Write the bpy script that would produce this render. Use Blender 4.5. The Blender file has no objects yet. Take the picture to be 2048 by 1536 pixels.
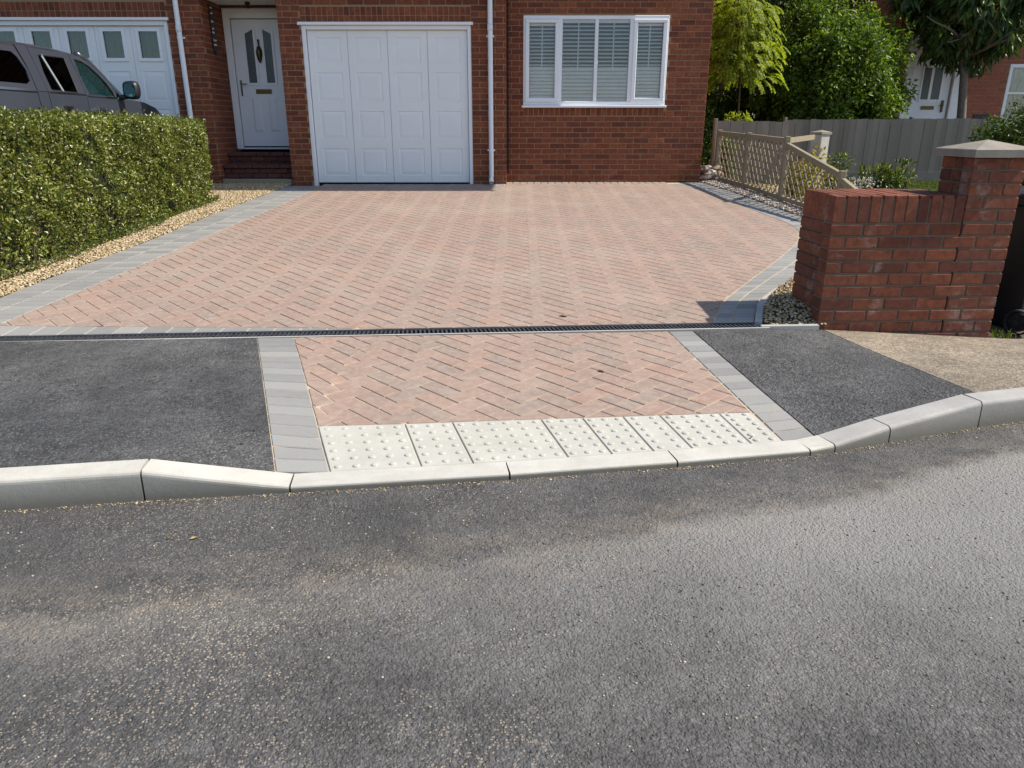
import bpy, bmesh, math, random
import numpy as np
from mathutils import Vector, Matrix
from mathutils.geometry import tessellate_polygon
R = math.radians
random.seed(7); rng = np.random.default_rng(11)
scn = bpy.context.scene
COL = scn.collection

# ------------------------------------------------------------------ camera
cam_d = bpy.data.cameras.new('camera'); cam = bpy.data.objects.new('camera', cam_d); COL.objects.link(cam)
cam_d.sensor_width = 36.0; cam_d.lens = 36.0 * 1473 / 2048
cam_d.clip_start = 0.05; cam_d.clip_end = 2000
cam.location = (0, 0, 1.25); cam.rotation_euler = (R(90 - 19.2), 0, 0)
scn.camera = cam
# ------------------------------------------------------------------ world, sun, exposure
SUN_EL, SUN_FRONT = 49.0, 2.0            # the sun stands to the right, nearly in line with the house front
world = bpy.data.worlds.new('World'); scn.world = world; world.use_nodes = True
wn = world.node_tree; bg = wn.nodes['Background']
sky = wn.nodes.new('ShaderNodeTexSky'); sky.sky_type = 'NISHITA'; sky.sun_disc = False
sky.sun_elevation = R(SUN_EL); sky.sun_rotation = R(90 + SUN_FRONT)
sky.air_density = 1.0; sky.dust_density = 0.8; sky.ozone_density = 1.0
wn.links.new(sky.outputs[0], bg.inputs[0]); bg.inputs[1].default_value = 0.12
sl = bpy.data.lights.new('sun', 'SUN'); sl.energy = 4.2; sl.angle = R(0.53); sl.color = (1.0, 0.93, 0.82)
so = bpy.data.objects.new('sun', sl); COL.objects.link(so)
sdir = Vector((math.cos(R(SUN_EL)) * math.cos(R(SUN_FRONT)), -math.cos(R(SUN_EL)) * math.sin(R(SUN_FRONT)), math.sin(R(SUN_EL))))
so.rotation_euler = sdir.to_track_quat('Z', 'Y').to_euler(); so.location = (12, 0, 12)
scn.view_settings.view_transform = 'Standard'; scn.view_settings.look = 'None'
scn.view_settings.exposure = 0.62; scn.view_settings.gamma = 1.0

# ------------------------------------------------------------------ materials
class NT:
    def __init__(s, name):
        s.m = bpy.data.materials.new(name); s.m.use_nodes = True
        s.n = s.m.node_tree.nodes; s.l = s.m.node_tree.links
        s.p = s.n['Principled BSDF']; s.out = s.n['Material Output']
        s.geo = s.n.new('ShaderNodeNewGeometry')
    def node(s, t, **kw):
        n = s.n.new(t)
        for k, v in kw.items(): setattr(n, k, v)
        return n
    def put(s, sock, v):
        if hasattr(v, 'is_output'): s.l.new(v, sock)
        elif isinstance(v, (tuple, list)) and len(v) == 3 and sock.type == 'RGBA': sock.default_value = (*v, 1)
        else: sock.default_value = v
    def mapped(s, scale=(1, 1, 1), coord=None):
        mp = s.node('ShaderNodeMapping'); s.l.new(coord or s.geo.outputs['Position'], mp.inputs[0]); mp.inputs['Scale'].default_value = scale
        return mp.outputs[0]
    def noise(s, scale, detail=4, rough=.55, vec=None, dist=0):
        n = s.node('ShaderNodeTexNoise'); s.l.new(vec or s.geo.outputs['Position'], n.inputs['Vector'])
        n.inputs['Scale'].default_value = scale; n.inputs['Detail'].default_value = detail; n.inputs['Roughness'].default_value = rough
        n.inputs['Distortion'].default_value = dist
        return n.outputs['Fac']
    def voro(s, scale, out='Distance', feature='F1', vec=None, rand=1):
        n = s.node('ShaderNodeTexVoronoi', feature=feature); s.l.new(vec or s.geo.outputs['Position'], n.inputs['Vector'])
        n.inputs['Scale'].default_value = scale; n.inputs['Randomness'].default_value = rand
        return n.outputs[out]
    def ramp(s, fac, stops, interp='LINEAR'):
        n = s.node('ShaderNodeValToRGB'); s.put(n.inputs[0], fac); e = n.color_ramp.elements; n.color_ramp.interpolation = interp
        for i, (p, c) in enumerate(stops):
            if i >= 2: e.new(p)
            e[i].position = p
            e[i].color = (*c, 1) if isinstance(c, tuple) else (c, c, c, 1)
        return n.outputs[0]
    def mix(s, fac, a, b, mode='MIX'):
        n = s.node('ShaderNodeMix', data_type='RGBA', blend_type=mode); s.put(n.inputs[0], fac); s.put(n.inputs[6], a); s.put(n.inputs[7], b)
        return n.outputs[2]
    def math(s, op, a, b=0.0, c=None, clamp=False):
        n = s.node('ShaderNodeMath', operation=op, use_clamp=clamp); s.put(n.inputs[0], a); s.put(n.inputs[1], b)
        if c is not None: s.put(n.inputs[2], c)
        return n.outputs[0]
    def sep(s, vec=None):
        n = s.node('ShaderNodeSeparateXYZ'); s.l.new(vec or s.geo.outputs['Position'], n.inputs[0]); return n.outputs
    def rand(s):
        oi = s.node('ShaderNodeObjectInfo')
        return s.math('FRACT', s.math('ADD', oi.outputs['Random'], s.geo.outputs['Random Per Island']))
    def bump(s, h, strength=.5, dist=.01, normal=None):
        n = s.node('ShaderNodeBump'); n.inputs['Strength'].default_value = strength; n.inputs['Distance'].default_value = dist
        s.put(n.inputs['Height'], h)
        if normal: s.l.new(normal, n.inputs['Normal'])
        return n.outputs[0]
    def done(s, col=None, rough=None, normal=None, metallic=None, spec=None, coat=None):
        if col is not None: s.put(s.p.inputs['Base Color'], col)
        if rough is not None: s.put(s.p.inputs['Roughness'], rough)
        if normal is not None: s.l.new(normal, s.p.inputs['Normal'])
        if metallic is not None: s.put(s.p.inputs['Metallic'], metallic)
        if spec is not None: s.put(s.p.inputs['Specular IOR Level'], spec)
        if coat is not None: s.p.inputs['Coat Weight'].default_value = coat; s.p.inputs['Coat Roughness'].default_value = .05
        return s.m

M = {}
def simple(name, col, rough=.5, metallic=0, var=.12, nscale=9, spec=.5, bump=0, bscale=60, coat=None):
    t = NT(name); n = t.noise(nscale, 5, .6)
    c = t.mix(t.ramp(n, [(.3, 0.0), (.7, 1.0)]), tuple(v * (1 - var) for v in col), tuple(min(1, v * (1 + var)) for v in col))
    M[name] = t.done(c, t.math('ADD', t.math('MULTIPLY', n, .15), rough - .07), t.bump(t.noise(bscale, 4), bump, .004) if bump else None, metallic, spec, coat)
    return M[name]

def paver(name, stops, speck=.25):
    t = NT(name); r = t.rand()
    base = t.ramp(r, stops)
    n1 = t.noise(7, 5, .6); n2 = t.noise(420, 3, .6); n3 = t.noise(28, 4, .6); n4 = t.noise(1.1, 4, .6)
    c = t.mix(t.ramp(n3, [(.42, 0.0), (.62, .5)]), base, (.36, .315, .28))
    c = t.mix(.35, c, t.ramp(n1, [(.3, (.30, .23, .19)), (.7, (.50, .40, .34))]), 'OVERLAY')
    c = t.mix(t.ramp(n4, [(.48, 0.0), (.72, .45)]), c, (.37, .305, .245))          # dry dust left on the blocks
    c = t.mix(speck, c, t.ramp(n2, [(.35, .25), (.65, .85)]), 'OVERLAY')
    h = t.math('ADD', t.math('MULTIPLY', n2, .7), n3)
    M[name] = t.done(c, .88, t.bump(h, .35, .0025), spec=.25)
paver('paver_red', [(0, (.315, .226, .184)), (.2, (.285, .222, .185)), (.4, (.325, .236, .192)), (.6, (.27, .222, .190)), (.8, (.305, .230, .190)), (1, (.335, .230, .184))])
def grey_paver():
    t = NT('paver_grey'); r = t.rand(); n2 = t.noise(420, 3, .6); n3 = t.noise(14, 4, .6); n4 = t.noise(2.3, 4, .7)
    c = t.ramp(r, [(0, (.20, .198, .19)), (.5, (.24, .236, .225)), (1, (.285, .278, .26))])
    c = t.mix(t.ramp(n3, [(.4, 0.0), (.75, .35)]), c, (.28, .275, .255))
    c = t.mix(t.ramp(n4, [(.60, 0.0), (.74, .45)]), c, (.36, .31, .23))
    c = t.mix(.28, c, t.ramp(n2, [(.35, .25), (.65, .85)]), 'OVERLAY')
    M['paver_grey'] = t.done(c, .9, t.bump(t.math('ADD', n2, n3), .35, .0025), spec=.25)
grey_paver()
def brick_mat(name, stops, white=.25, dirt=True, low=None):
    t = NT(name); r = t.rand(); n1 = t.noise(22, 6, .65); n2 = t.noise(260, 3, .6); n3 = t.noise(5, 5, .7)
    c = t.ramp(r, stops)
    c = t.mix(t.ramp(n1, [(.35, .55), (.6, 0.0)]), c, tuple(v * .5 for v in stops[0][1]))
    c = t.mix(t.ramp(n3, [(.57, 0.0), (.78, white)]), c, (.40, .33, .29))
    c = t.mix(.3, c, t.ramp(n2, [(.3, .3), (.7, .75)]), 'OVERLAY')
    M[name] = t.done(c, .82, t.bump(t.math('ADD', t.math('MULTIPLY', n2, .6), n1), .6, .004), spec=.3)
brick_mat('brick_house', [(0, (.14, .040, .024)), (.2, (.195, .054, .027)), (.5, (.245, .070, .030)), (.75, (.21, .060, .030)), (.92, (.295, .090, .038)), (1, (.15, .044, .030))], .12)
brick_mat('brick_wall', [(0, (.12, .039, .024)), (.3, (.19, .057, .029)), (.6, (.235, .069, .032)), (.85, (.17, .058, .037)), (1, (.265, .080, .035))], .65)
brick_mat('brick_far', [(0, (.30, .095, .058)), (.5, (.36, .115, .068)), (1, (.33, .12, .075))], .15)
brick_mat('brick_step', [(0, (.10, .04, .034)), (1, (.14, .055, .044))], .1)
def mortar(name, col):
    t = NT(name); n = t.noise(240, 4, .7); n2 = t.noise(3, 4)
    c = t.mix(n2, tuple(v * .75 for v in col), col); c = t.mix(.3, c, t.ramp(n, [(.3, .2), (.7, .8)]), 'OVERLAY')
    M[name] = t.done(c, .95, t.bump(n, .6, .003), spec=.2)
mortar('mortar_house', (.34, .225, .13)); mortar('mortar_wall', (.17, .135, .10)); mortar('joint_sand', (.52, .42, .30)); mortar('concrete_sill', (.32, .28, .20)); mortar('grit', (.26, .19, .11))

def tarmac(name, dark, mid, tan, tan_amt, scale=170, bstr=.8, streaks=False):
    t = NT(name)
    P = t.geo.outputs['Position']
    wob = t.noise(60, 3, .6)
    vv = t.node('ShaderNodeVectorMath', operation='ADD'); t.l.new(P, vv.inputs[0])
    sc = t.node('ShaderNodeVectorMath', operation='SCALE'); nz = t.node('ShaderNodeTexNoise'); t.l.new(P, nz.inputs[0]); nz.inputs['Scale'].default_value = 90
    t.l.new(nz.outputs['Color'], sc.inputs[0]); sc.inputs['Scale'].default_value = .011; t.l.new(sc.outputs[0], vv.inputs[1]); V = vv.outputs[0]
    cell = t.voro(scale, 'Color', vec=V); d = t.voro(scale, 'Distance', vec=V)
    d2 = t.voro(scale * .42, 'Distance', vec=V); cell2 = t.voro(scale * .42, 'Color', vec=V)
    cs = t.sep(cell); cs2 = t.sep(cell2)
    big = t.noise(.55, 5, .6); midn = t.noise(3.2, 5, .65); fine = t.noise(700, 2, .6)
    c = t.mix(t.ramp(big, [(.36, 0.0), (.66, 1.0)]), dark, mid)
    c = t.mix(t.ramp(midn, [(.35, .65), (.68, 0.0)]), c, tuple(v * .5 for v in dark))
    c = t.mix(.45, c, t.ramp(t.noise(19, 5, .7), [(.3, .25), (.7, .75)]), 'OVERLAY')
    c = t.mix(.52, c, t.ramp(cs[0], [(0, .18), (.5, .48), (1, .82)]), 'OVERLAY')       # each chip its own tone
    # pale worn chips showing through the binder
    chip = t.math('MULTIPLY', t.ramp(cs[1], [(.62, 0.0), (.72, 1.0)]), t.ramp(d, [(.32, 1.0), (.5, 0.0)]))
    pn = t.noise(1.5, 6, .65)
    if streaks: pn = t.math('SUBTRACT', pn, t.math('MULTIPLY', t.math('MAXIMUM', t.math('MINIMUM', t.sep()[0], 1.8), -1.2), .07))
    patch = t.ramp(pn, [(.44, .06), (.66, 1.0)])
    c = t.mix(t.math('MULTIPLY', t.math('MULTIPLY', chip, patch), tan_amt), c, tan)
    hole = t.math('MULTIPLY', t.ramp(cs2[2], [(.955, 0.0), (.97, 1.0)]), t.ramp(d2, [(.2, 1.0), (.34, 0.0)]))
    c = t.mix(hole, c, (.012, .011, .010))
    if streaks:
        # side of the worn wheel path: s > 0 towards the kerb, s < 0 towards the middle of the road
        xyz = t.sep(); x = xyz[0]; wob2 = t.math('MULTIPLY', t.math('SUBTRACT', t.noise(1.3, 5, .65), .5), .30)
        yb = t.math('ADD', t.math('MULTIPLY', t.math('MULTIPLY', x, x), .0303), t.math('ADD', t.math('MULTIPLY', x, .2934), 1.99))
        sd = t.math('ADD', t.math('SUBTRACT', xyz[1], yb), wob2)
        def rng_(v, a, b):
            n = t.node('ShaderNodeMapRange'); n.clamp = True; t.put(n.inputs[0], v); n.inputs[1].default_value = a; n.inputs[2].default_value = b; return n.outputs[0]
        inside = rng_(t.math('ADD', sd, t.math('MULTIPLY', t.math('SUBTRACT', t.noise(9, 6, .75), .5), .16)), .03, -.05)
        worn = t.math('MULTIPLY', inside, t.math('ADD', t.math('MULTIPLY', rng_(t.math('ADD', x, t.math('MULTIPLY', t.math('SUBTRACT', big, .5), 4.0)), -1.0, 1.6), .50), .26))
        worn = t.math('MULTIPLY', worn, rng_(t.math('ADD', xyz[1], t.math('MULTIPLY', t.math('SUBTRACT', big, .5), .9)), 1.25, 2.15))  # wear fades towards the camera: lens falloff put into the road colour
        c = t.mix(worn, c, t.mix(.4, (.255, .246, .230), t.ramp(t.noise(160, 4, .7), [(.3, .2), (.7, .8)]), 'OVERLAY'))       # binder worn pale by tyres
        kerbside = rng_(sd, -.03, .16)
        c = t.mix(t.math('MULTIPLY', kerbside, t.math('MULTIPLY', rng_(x, 2.2, -1.2), .42)), c, (.052, .051, .051))   # fresher dark binder by the kerb
        # sand and grit left along the edge of the wheel path, thin and broken up
        ridge = t.math('SUBTRACT', 1.0, rng_(t.math('ABSOLUTE', sd), .0, .30)); grit = t.ramp(t.noise(7.5, 8, .78, vec=t.mapped((.7, 1.2, 1))), [(.40, 0.0), (.66, 1.0)])
        far = t.ramp(t.noise(2.1, 6, .7), [(.50, 0.0), (.75, .7)])
        dust = t.math('MAXIMUM', t.math('MULTIPLY', ridge, grit), t.math('MULTIPLY', far, t.math('MULTIPLY', kerbside, grit)))
        dust = t.math('MULTIPLY', t.math('MULTIPLY', dust, t.ramp(d, [(.10, .25), (.5, 1.0)])), .45)
        c = t.mix(dust, c, (.32, .265, .20))
        near_blot = t.math('MULTIPLY', t.ramp(t.noise(1.05, 4, .55, vec=t.mapped((1.0, 1.7, 1))), [(.60, 0.0), (.72, .6)]), rng_(xyz[1], 1.9, 1.3))  # broken dark blotches, only towards the near edge of the road
        c = t.mix(near_blot, c, (.045, .044, .046))
    h = t.math('ADD', t.math('MULTIPLY', t.math('SUBTRACT', 1.0, d), 1.0), t.math('ADD', t.math('MULTIPLY', t.math('SUBTRACT', 1.0, d2), .9), t.math('MULTIPLY', fine, .15)))
    h = t.math('SUBTRACT', h, t.math('MULTIPLY', hole, 1.2))
    M[name] = t.done(c, .83, t.bump(h, bstr, .006), spec=.35)
tarmac('tarmac_road', (.080, .077, .075), (.150, .145, .138), (.40, .335, .25), .95, 140, .8, True)
tarmac('tarmac_new', (.066, .066, .067), (.14, .138, .134), (.30, .285, .26), .7, 95, 1.0)
tarmac('tarmac_old', (.25, .205, .15), (.33, .27, .20), (.42, .36, .28), .5, 95, .8)

def concrete(name, col, stain=.3, low=None):
    t = NT(name); n = t.noise(6, 6, .65); n2 = t.noise(300, 3, .6); n3 = t.noise(45, 4, .6); n4 = t.noise(1.7, 5, .7)
    c = t.mix(t.ramp(n, [(.35, 0.0), (.7, 1.0)]), tuple(v * (1 - stain) for v in col), col)
    c = t.mix(t.ramp(n4, [(.52, 0.0), (.75, .35)]), c, tuple(v * f * .72 for v, f in zip(col, (1.05, .95, .8))))
    c = t.mix(t.ramp(n3, [(.66, 0.0), (.8, .3)]), c, tuple(v * .45 for v in col))
    c = t.mix(.2, c, t.ramp(n2, [(.3, .3), (.7, .75)]), 'OVERLAY')
    n5 = t.noise(5, 6, .75, vec=t.mapped((.5, 3, 3))); c = t.mix(t.ramp(n5, [(.60, 0.0), (.72, .4)]), c, tuple(v * .45 for v in col))
    if low:       # road splash grime near the channel, and face shade put into the colour
        z = t.sep()[2]; mr = t.node('ShaderNodeMapRange'); t.put(mr.inputs[0], t.math('ADD', z, t.math('MULTIPLY', n, -.02))); mr.inputs[1].default_value = 0.0; mr.inputs[2].default_value = .12
        nz = t.sep(t.geo.outputs['True Normal'])[2]; up = t.node('ShaderNodeMapRange'); t.put(up.inputs[0], nz); up.inputs[1].default_value = .8; up.inputs[2].default_value = .2
        c = t.mix(t.math('MULTIPLY', t.math('MULTIPLY', t.math('SUBTRACT', 1.0, mr.outputs[0], clamp=True), up.outputs[0]), .85), c, low)   # splash grime and painted shade on the upright face
    M[name] = t.done(c, .86, t.bump(t.math('ADD', n2, n3), .35, .003), spec=.3)
concrete('concrete_kerb', (.52, .50, .445), .18, (.13, .12, .095)); concrete('concrete_slab', (.47, .455, .40), .14); concrete('concrete_edge', (.46, .44, .40), .2)
concrete('concrete_cap', (.30, .265, .215), .3); concrete('concrete_post', (.52, .49, .43), .2); concrete('concrete_board', (.20, .20, .18), .3)
concrete('kerb_grey', (.40, .385, .36), .2, (.13, .12, .095))

simple('upvc', (.80, .81, .83), .32, var=.03, nscale=3); simple('upvc_door', (.74, .77, .82), .38, var=.03, nscale=2, bump=.04, bscale=500)
simple('garage_paint', (.82, .82, .81), .42, var=.03, nscale=2, bump=.03, bscale=500)
simple('dark_gap', (.008, .008, .009), .9); simple('interior', (.03, .032, .035), .9); simple('blind', (.88, .90, .91), .5, var=.05)
simple('brass', (.10, .075, .03), .35, .8); simple('chrome', (.55, .56, .58), .18, 1, var=.05); simple('black_plastic', (.012, .013, .015), .45, var=.3)
simple('drain_black', (.04, .043, .05), .5, var=.4, nscale=30); simple('rubber', (.02, .02, .02), .85)
simple('bin_plastic', (.012, .013, .014), .38, var=.3, nscale=5, bump=.1, bscale=300); simple('bin_lid', (.016, .018, .021), .3)
simple('roof_tile', (.12, .06, .045), .85, var=.4, nscale=4); simple('soffit_white', (.72, .72, .70), .6); simple('iron', (.016, .015, .015), .5)
simple('earth', (.10, .075, .05), .95, var=.4, nscale=4, bump=.6, bscale=40); simple('shade_fill', (.018, .022, .008), .95); simple('seat_cloth', (.035, .035, .04), .9)
simple('bark_grey', (.16, .135, .11), .9, var=.35, nscale=25, bump=.7, bscale=50); simple('bark_brown', (.12, .085, .055), .9, var=.35, nscale=25, bump=.7, bscale=50)
simple('wet_mark', (.05, .05, .05), .5); simple('lamp_glass', (.75, .78, .8), .12, var=.05)

def wood(name, a, b, moss=.0):
    t = NT(name); r = t.rand(); n = t.noise(14, 5, .65, vec=t.mapped((9, 9, .8))); n2 = t.noise(70, 4, .6, vec=t.mapped((4, 4, .5))); n3 = t.noise(3.0, 4)
    c = t.mix(n, a, b); c = t.mix(t.math('MULTIPLY', r, .45), c, tuple(v * .55 for v in a))
    c = t.mix(t.ramp(n2, [(.55, 0.0), (.75, .6)]), c, tuple(v * .4 for v in a))
    if moss: c = t.mix(t.ramp(n3, [(.45, 0.0), (.7, moss)]), c, (.16, .16, .05))
    M[name] = t.done(c, .9, t.bump(n2, .5, .004), spec=.2)
wood('wood_grey', (.215, .182, .145), (.36, .312, .255)); wood('wood_lattice', (.26, .21, .145), (.40, .33, .24), .25)

def leafmat(name, stops, trans=.35, gloss=.35, rough=.4):
    t = NT(name); r = t.rand(); n = t.noise(1.6, 4)
    c = t.ramp(r, stops); c = t.mix(t.ramp(n, [(.35, .35), (.65, 0.0)]), c, tuple(v * .55 for v in stops[0][1]))
    t.done(c, rough, spec=gloss)
    tr = t.node('ShaderNodeBsdfTranslucent'); t.l.new(t.mix(1.0, c, (1.0, 1.0, .45), 'MULTIPLY'), tr.inputs[0])
    mx = t.node('ShaderNodeMixShader'); mx.inputs[0].default_value = trans
    t.l.new(t.p.outputs[0], mx.inputs[1]); t.l.new(tr.outputs[0], mx.inputs[2]); t.l.new(mx.outputs[0], t.out.inputs[0]); M[name] = t.m
leafmat('leaf_hedge', [(0, (.055, .075, .012)), (.4, (.155, .20, .026)), (.75, (.28, .32, .05)), (.93, (.46, .46, .15)), (1, (.27, .18, .08))], .32, .6, .33)
leafmat('leaf_dark', [(0, (.035, .068, .012)), (.5, (.065, .115, .018)), (.85, (.11, .175, .028)), (1, (.19, .25, .04))], .4, .35, .42)
leafmat('leaf_laurel', [(0, (.075, .135, .018)), (.5, (.13, .22, .028)), (.85, (.21, .31, .04)), (1, (.33, .40, .06))], .48, .35, .42)
leafmat('leaf_street', [(0, (.045, .085, .020)), (.6, (.075, .135, .030)), (1, (.15, .21, .042))], .38, .4, .42)
leafmat('leaf_yellow', [(0, (.22, .30, .02)), (.5, (.34, .42, .035)), (1, (.44, .48, .07))], .55, .3, .5)
leafmat('leaf_shrub', [(0, (.06, .10, .02)), (.5, (.11, .16, .03)), (1, (.20, .24, .05))], .4, .45, .4)
leafmat('grass_blade', [(0, (.07, .12, .015)), (.6, (.12, .19, .03)), (1, (.22, .24, .07))], .35, .3, .5)
leafmat('leaf_gold', [(0, (.30, .24, .03)), (.6, (.42, .36, .06)), (1, (.28, .32, .06))], .45, .3, .5)
leafmat('petal', [(0, (.55, .52, .60)), (1, (.75, .72, .72))], .3, .2, .6)

def stones(name, stops):
    t = NT(name); r = t.rand(); n = t.noise(140, 4, .6); c = t.ramp(r, stops)
    c = t.mix(.4, c, t.ramp(n, [(.3, .3), (.7, .75)]), 'OVERLAY'); M[name] = t.done(c, .85, t.bump(n, .4, .003), spec=.3)
stones('gravel_gold', [(0, (.22, .155, .08)), (.35, (.38, .285, .16)), (.7, (.49, .38, .23)), (1, (.58, .49, .35))])
stones('gravel_pink', [(0, (.22, .16, .12)), (.35, (.38, .28, .21)), (.7, (.52, .43, .34)), (1, (.66, .62, .57))])
stones('chips', [(0, (.06, .058, .055)), (.45, (.12, .11, .10)), (.7, (.30, .25, .19)), (1, (.44, .38, .30))])

def glass(name, tint, refl=1.0, rough=0.0):
    t = NT(name); tr = t.node('ShaderNodeBsdfTransparent'); tr.inputs[0].default_value = (*tint, 1)
    gl = t.node('ShaderNodeBsdfGlossy'); gl.inputs['Roughness'].default_value = rough
    fr = t.node('ShaderNodeFresnel'); fr.inputs[0].default_value = 1.5
    mx = t.node('ShaderNodeMixShader'); t.l.new(t.math('MULTIPLY', fr.outputs[0], refl, clamp=True), mx.inputs[0])
    t.l.new(tr.outputs[0], mx.inputs[1]); t.l.new(gl.outputs[0], mx.inputs[2]); t.l.new(mx.outputs[0], t.out.inputs[0]); M[name] = t.m
glass('glass_clear', (.985, .995, .995), 1.2); glass('glass_car', (.62, .88, .82), .6); glass('glass_privacy', (.035, .04, .045), .4); glass('glass_garage', (.55, .68, .68), 1.8)
def frosted():
    t = NT('glass_obscure'); v = t.voro(90); M['glass_obscure'] = t.done((.035, .045, .05), .22, t.bump(v, .5, .004), spec=.7)
frosted()
def carpaint():
    t = NT('car_paint'); n = t.noise(900, 2); c = t.mix(n, (.030, .035, .047), (.044, .050, .065))
    M['car_paint'] = t.done(c, .30, metallic=.0, coat=.2)
carpaint()
def mirror_mat():
    t = NT('mirror_glass'); M['mirror_glass'] = t.done((.30, .36, .36), .03, metallic=1.0)
mirror_mat()
def far_net():
    t = NT('net_curtain'); w = t.noise(6, 4, .6, vec=t.mapped((6, 6, .6))); M['net_curtain'] = t.done(t.ramp(w, [(.35, (.14, .17, .17)), (.65, (.42, .46, .46))]), .8)
far_net()

# ------------------------------------------------------------------ mesh helpers
class MB:
    def __init__(s): s.v = []; s.f = []
    def add(s, v, f):
        o = len(s.v); s.v += [tuple(p) for p in v]; s.f += [tuple(i + o for i in q) for q in f]; return s
    def box(s, x0, x1, y0, y1, z0, z1, c=0.0):
        if c <= 0:
            v = [(x, y, z) for z in (z0, z1) for y in (y0, y1) for x in (x0, x1)]
            return s.add(v, [(0, 2, 3, 1), (4, 5, 7, 6), (0, 1, 5, 4), (2, 6, 7, 3), (0, 4, 6, 2), (1, 3, 7, 5)])
        v, f = CB(x0, x1, y0, y1, z0, z1, c); return s.add(v, f)
    def obox(s, p0, p1, w, h, up=(0, 0, 1)):          # a bar from p0 to p1
        p0, p1 = Vector(p0), Vector(p1); d = (p1 - p0).normalized(); u = Vector(up); a = d.cross(u).normalized(); b = a.cross(d)
        v = [p + a * (sx * w / 2) + b * (sz * h / 2) for p in (p0, p1) for sz in (-1, 1) for sx in (-1, 1)]
        return s.add(v, [(0, 1, 3, 2), (4, 6, 7, 5), (0, 4, 5, 1), (2, 3, 7, 6), (0, 2, 6, 4), (1, 5, 7, 3)])
    def tube(s, pts, rad, n=8, cap=True):
        pts = [Vector(p) for p in pts]; rad = rad if isinstance(rad, (list, tuple)) else [rad] * len(pts)
        o = len(s.v); ref = Vector((.3, .2, 1)).normalized()
        for i, p in enumerate(pts):
            d = (pts[min(i + 1, len(pts) - 1)] - pts[max(i - 1, 0)]).normalized()
            a = d.cross(ref);  a = (a if a.length > .05 else d.cross(Vector((1, 0, 0)))).normalized(); b = d.cross(a)
            s.v += [tuple(p + (a * math.cos(2 * math.pi * k / n) + b * math.sin(2 * math.pi * k / n)) * rad[i]) for k in range(n)]
        for i in range(len(pts) - 1):
            for k in range(n): s.f.append((o + i * n + k, o + i * n + (k + 1) % n, o + (i + 1) * n + (k + 1) % n, o + (i + 1) * n + k))
        if cap: s.f.append(tuple(o + k for k in range(n))[::-1]); s.f.append(tuple(o + (len(pts) - 1) * n + k for k in range(n)))
        return s
    def prism(s, poly, axis, a0, a1):                 # poly in the two other axes, extruded along axis ('x','y','z')
        def P(u, w, a): return {'x': (a, u, w), 'y': (u, a, w), 'z': (u, w, a)}[axis]
        n = len(poly); v = [P(u, w, a0) for u, w in poly] + [P(u, w, a1) for u, w in poly]
        return s.add(v, [tuple(range(n))[::-1], tuple(range(n, 2 * n))] + [(i, (i + 1) % n, n + (i + 1) % n, n + i) for i in range(n)])
    def build(s, name, mat, parent=None, smooth=False, fix=True, **props):
        me = bpy.data.meshes.new(name); me.from_pydata(s.v, [], s.f)
        if fix and len(s.v) < 60000:
            bm = bmesh.new(); bm.from_mesh(me); bmesh.ops.recalc_face_normals(bm, faces=bm.faces[:]); bm.to_mesh(me); bm.free()
        return link(name, me, mat, parent, smooth, **props)
def CB(x0, x1, y0, y1, z0, z1, c):
    c = min(c, abs(x1 - x0) * .45, abs(y1 - y0) * .45, abs(z1 - z0) * .45)
    X, Y, Z = (x0, x1), (y0, y1), (z0, z1); ix = {}; v = []
    for i in (0, 1):
        for j in (0, 1):
            for k in (0, 1):
                sx, sy, sz = (c if i == 0 else -c), (c if j == 0 else -c), (c if k == 0 else -c)
                for a, p in enumerate(((X[i], Y[j] + sy, Z[k] + sz), (X[i] + sx, Y[j], Z[k] + sz), (X[i] + sx, Y[j] + sy, Z[k]))):
                    ix[(i, j, k, a)] = len(v); v.append(p)
    f = []
    for i in (0, 1):
        f.append([ix[(i, j, k, 0)] for j, k in ((0, 0), (1, 0), (1, 1), (0, 1))]); f.append([ix[(j, i, k, 1)] for j, k in ((0, 0), (1, 0), (1, 1), (0, 1))]); f.append([ix[(j, k, i, 2)] for j, k in ((0, 0), (1, 0), (1, 1), (0, 1))])
    for i in (0, 1):
        for j in (0, 1):
            f.append([ix[(i, j, 0, 0)], ix[(i, j, 1, 0)], ix[(i, j, 1, 1)], ix[(i, j, 0, 1)]])
            f.append([ix[(i, 0, j, 0)], ix[(i, 1, j, 0)], ix[(i, 1, j, 2)], ix[(i, 0, j, 2)]])
            f.append([ix[(0, i, j, 1)], ix[(1, i, j, 1)], ix[(1, i, j, 2)], ix[(0, i, j, 2)]])
            for k in (0, 1): f.append([ix[(i, j, k, 0)], ix[(i, j, k, 1)], ix[(i, j, k, 2)]])
    # consistent outward winding for the convex solid
    cx = Vector(((x0 + x1) / 2, (y0 + y1) / 2, (z0 + z1) / 2)); out = []
    for q in f:
        a, b, d = (Vector(v[q[0]]), Vector(v[q[1]]), Vector(v[q[2]])); n = (b - a).cross(d - a)
        out.append(tuple(q) if n.dot(a - cx) > 0 else tuple(q[::-1]))
    return v, out
def link(name, me, mat, parent=None, smooth=False, **props):
    if mat is not None:
        me.materials.clear(); me.materials.append(M[mat] if isinstance(mat, str) else mat)
    if smooth: me.polygons.foreach_set('use_smooth', [True] * len(me.polygons))
    o = bpy.data.objects.new(name, me); COL.objects.link(o)
    if parent is not None: o.parent = parent
    for k, v in props.items(): o[k] = v
    return o
def empty(name, loc=(0, 0, 0), rz=0, parent=None, **props):
    o = bpy.data.objects.new(name, None); COL.objects.link(o); o.location = loc; o.rotation_euler = (0, 0, rz); o.empty_display_size = .1
    if parent: o.parent = parent
    for k, v in props.items(): o[k] = v
    return o
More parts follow.
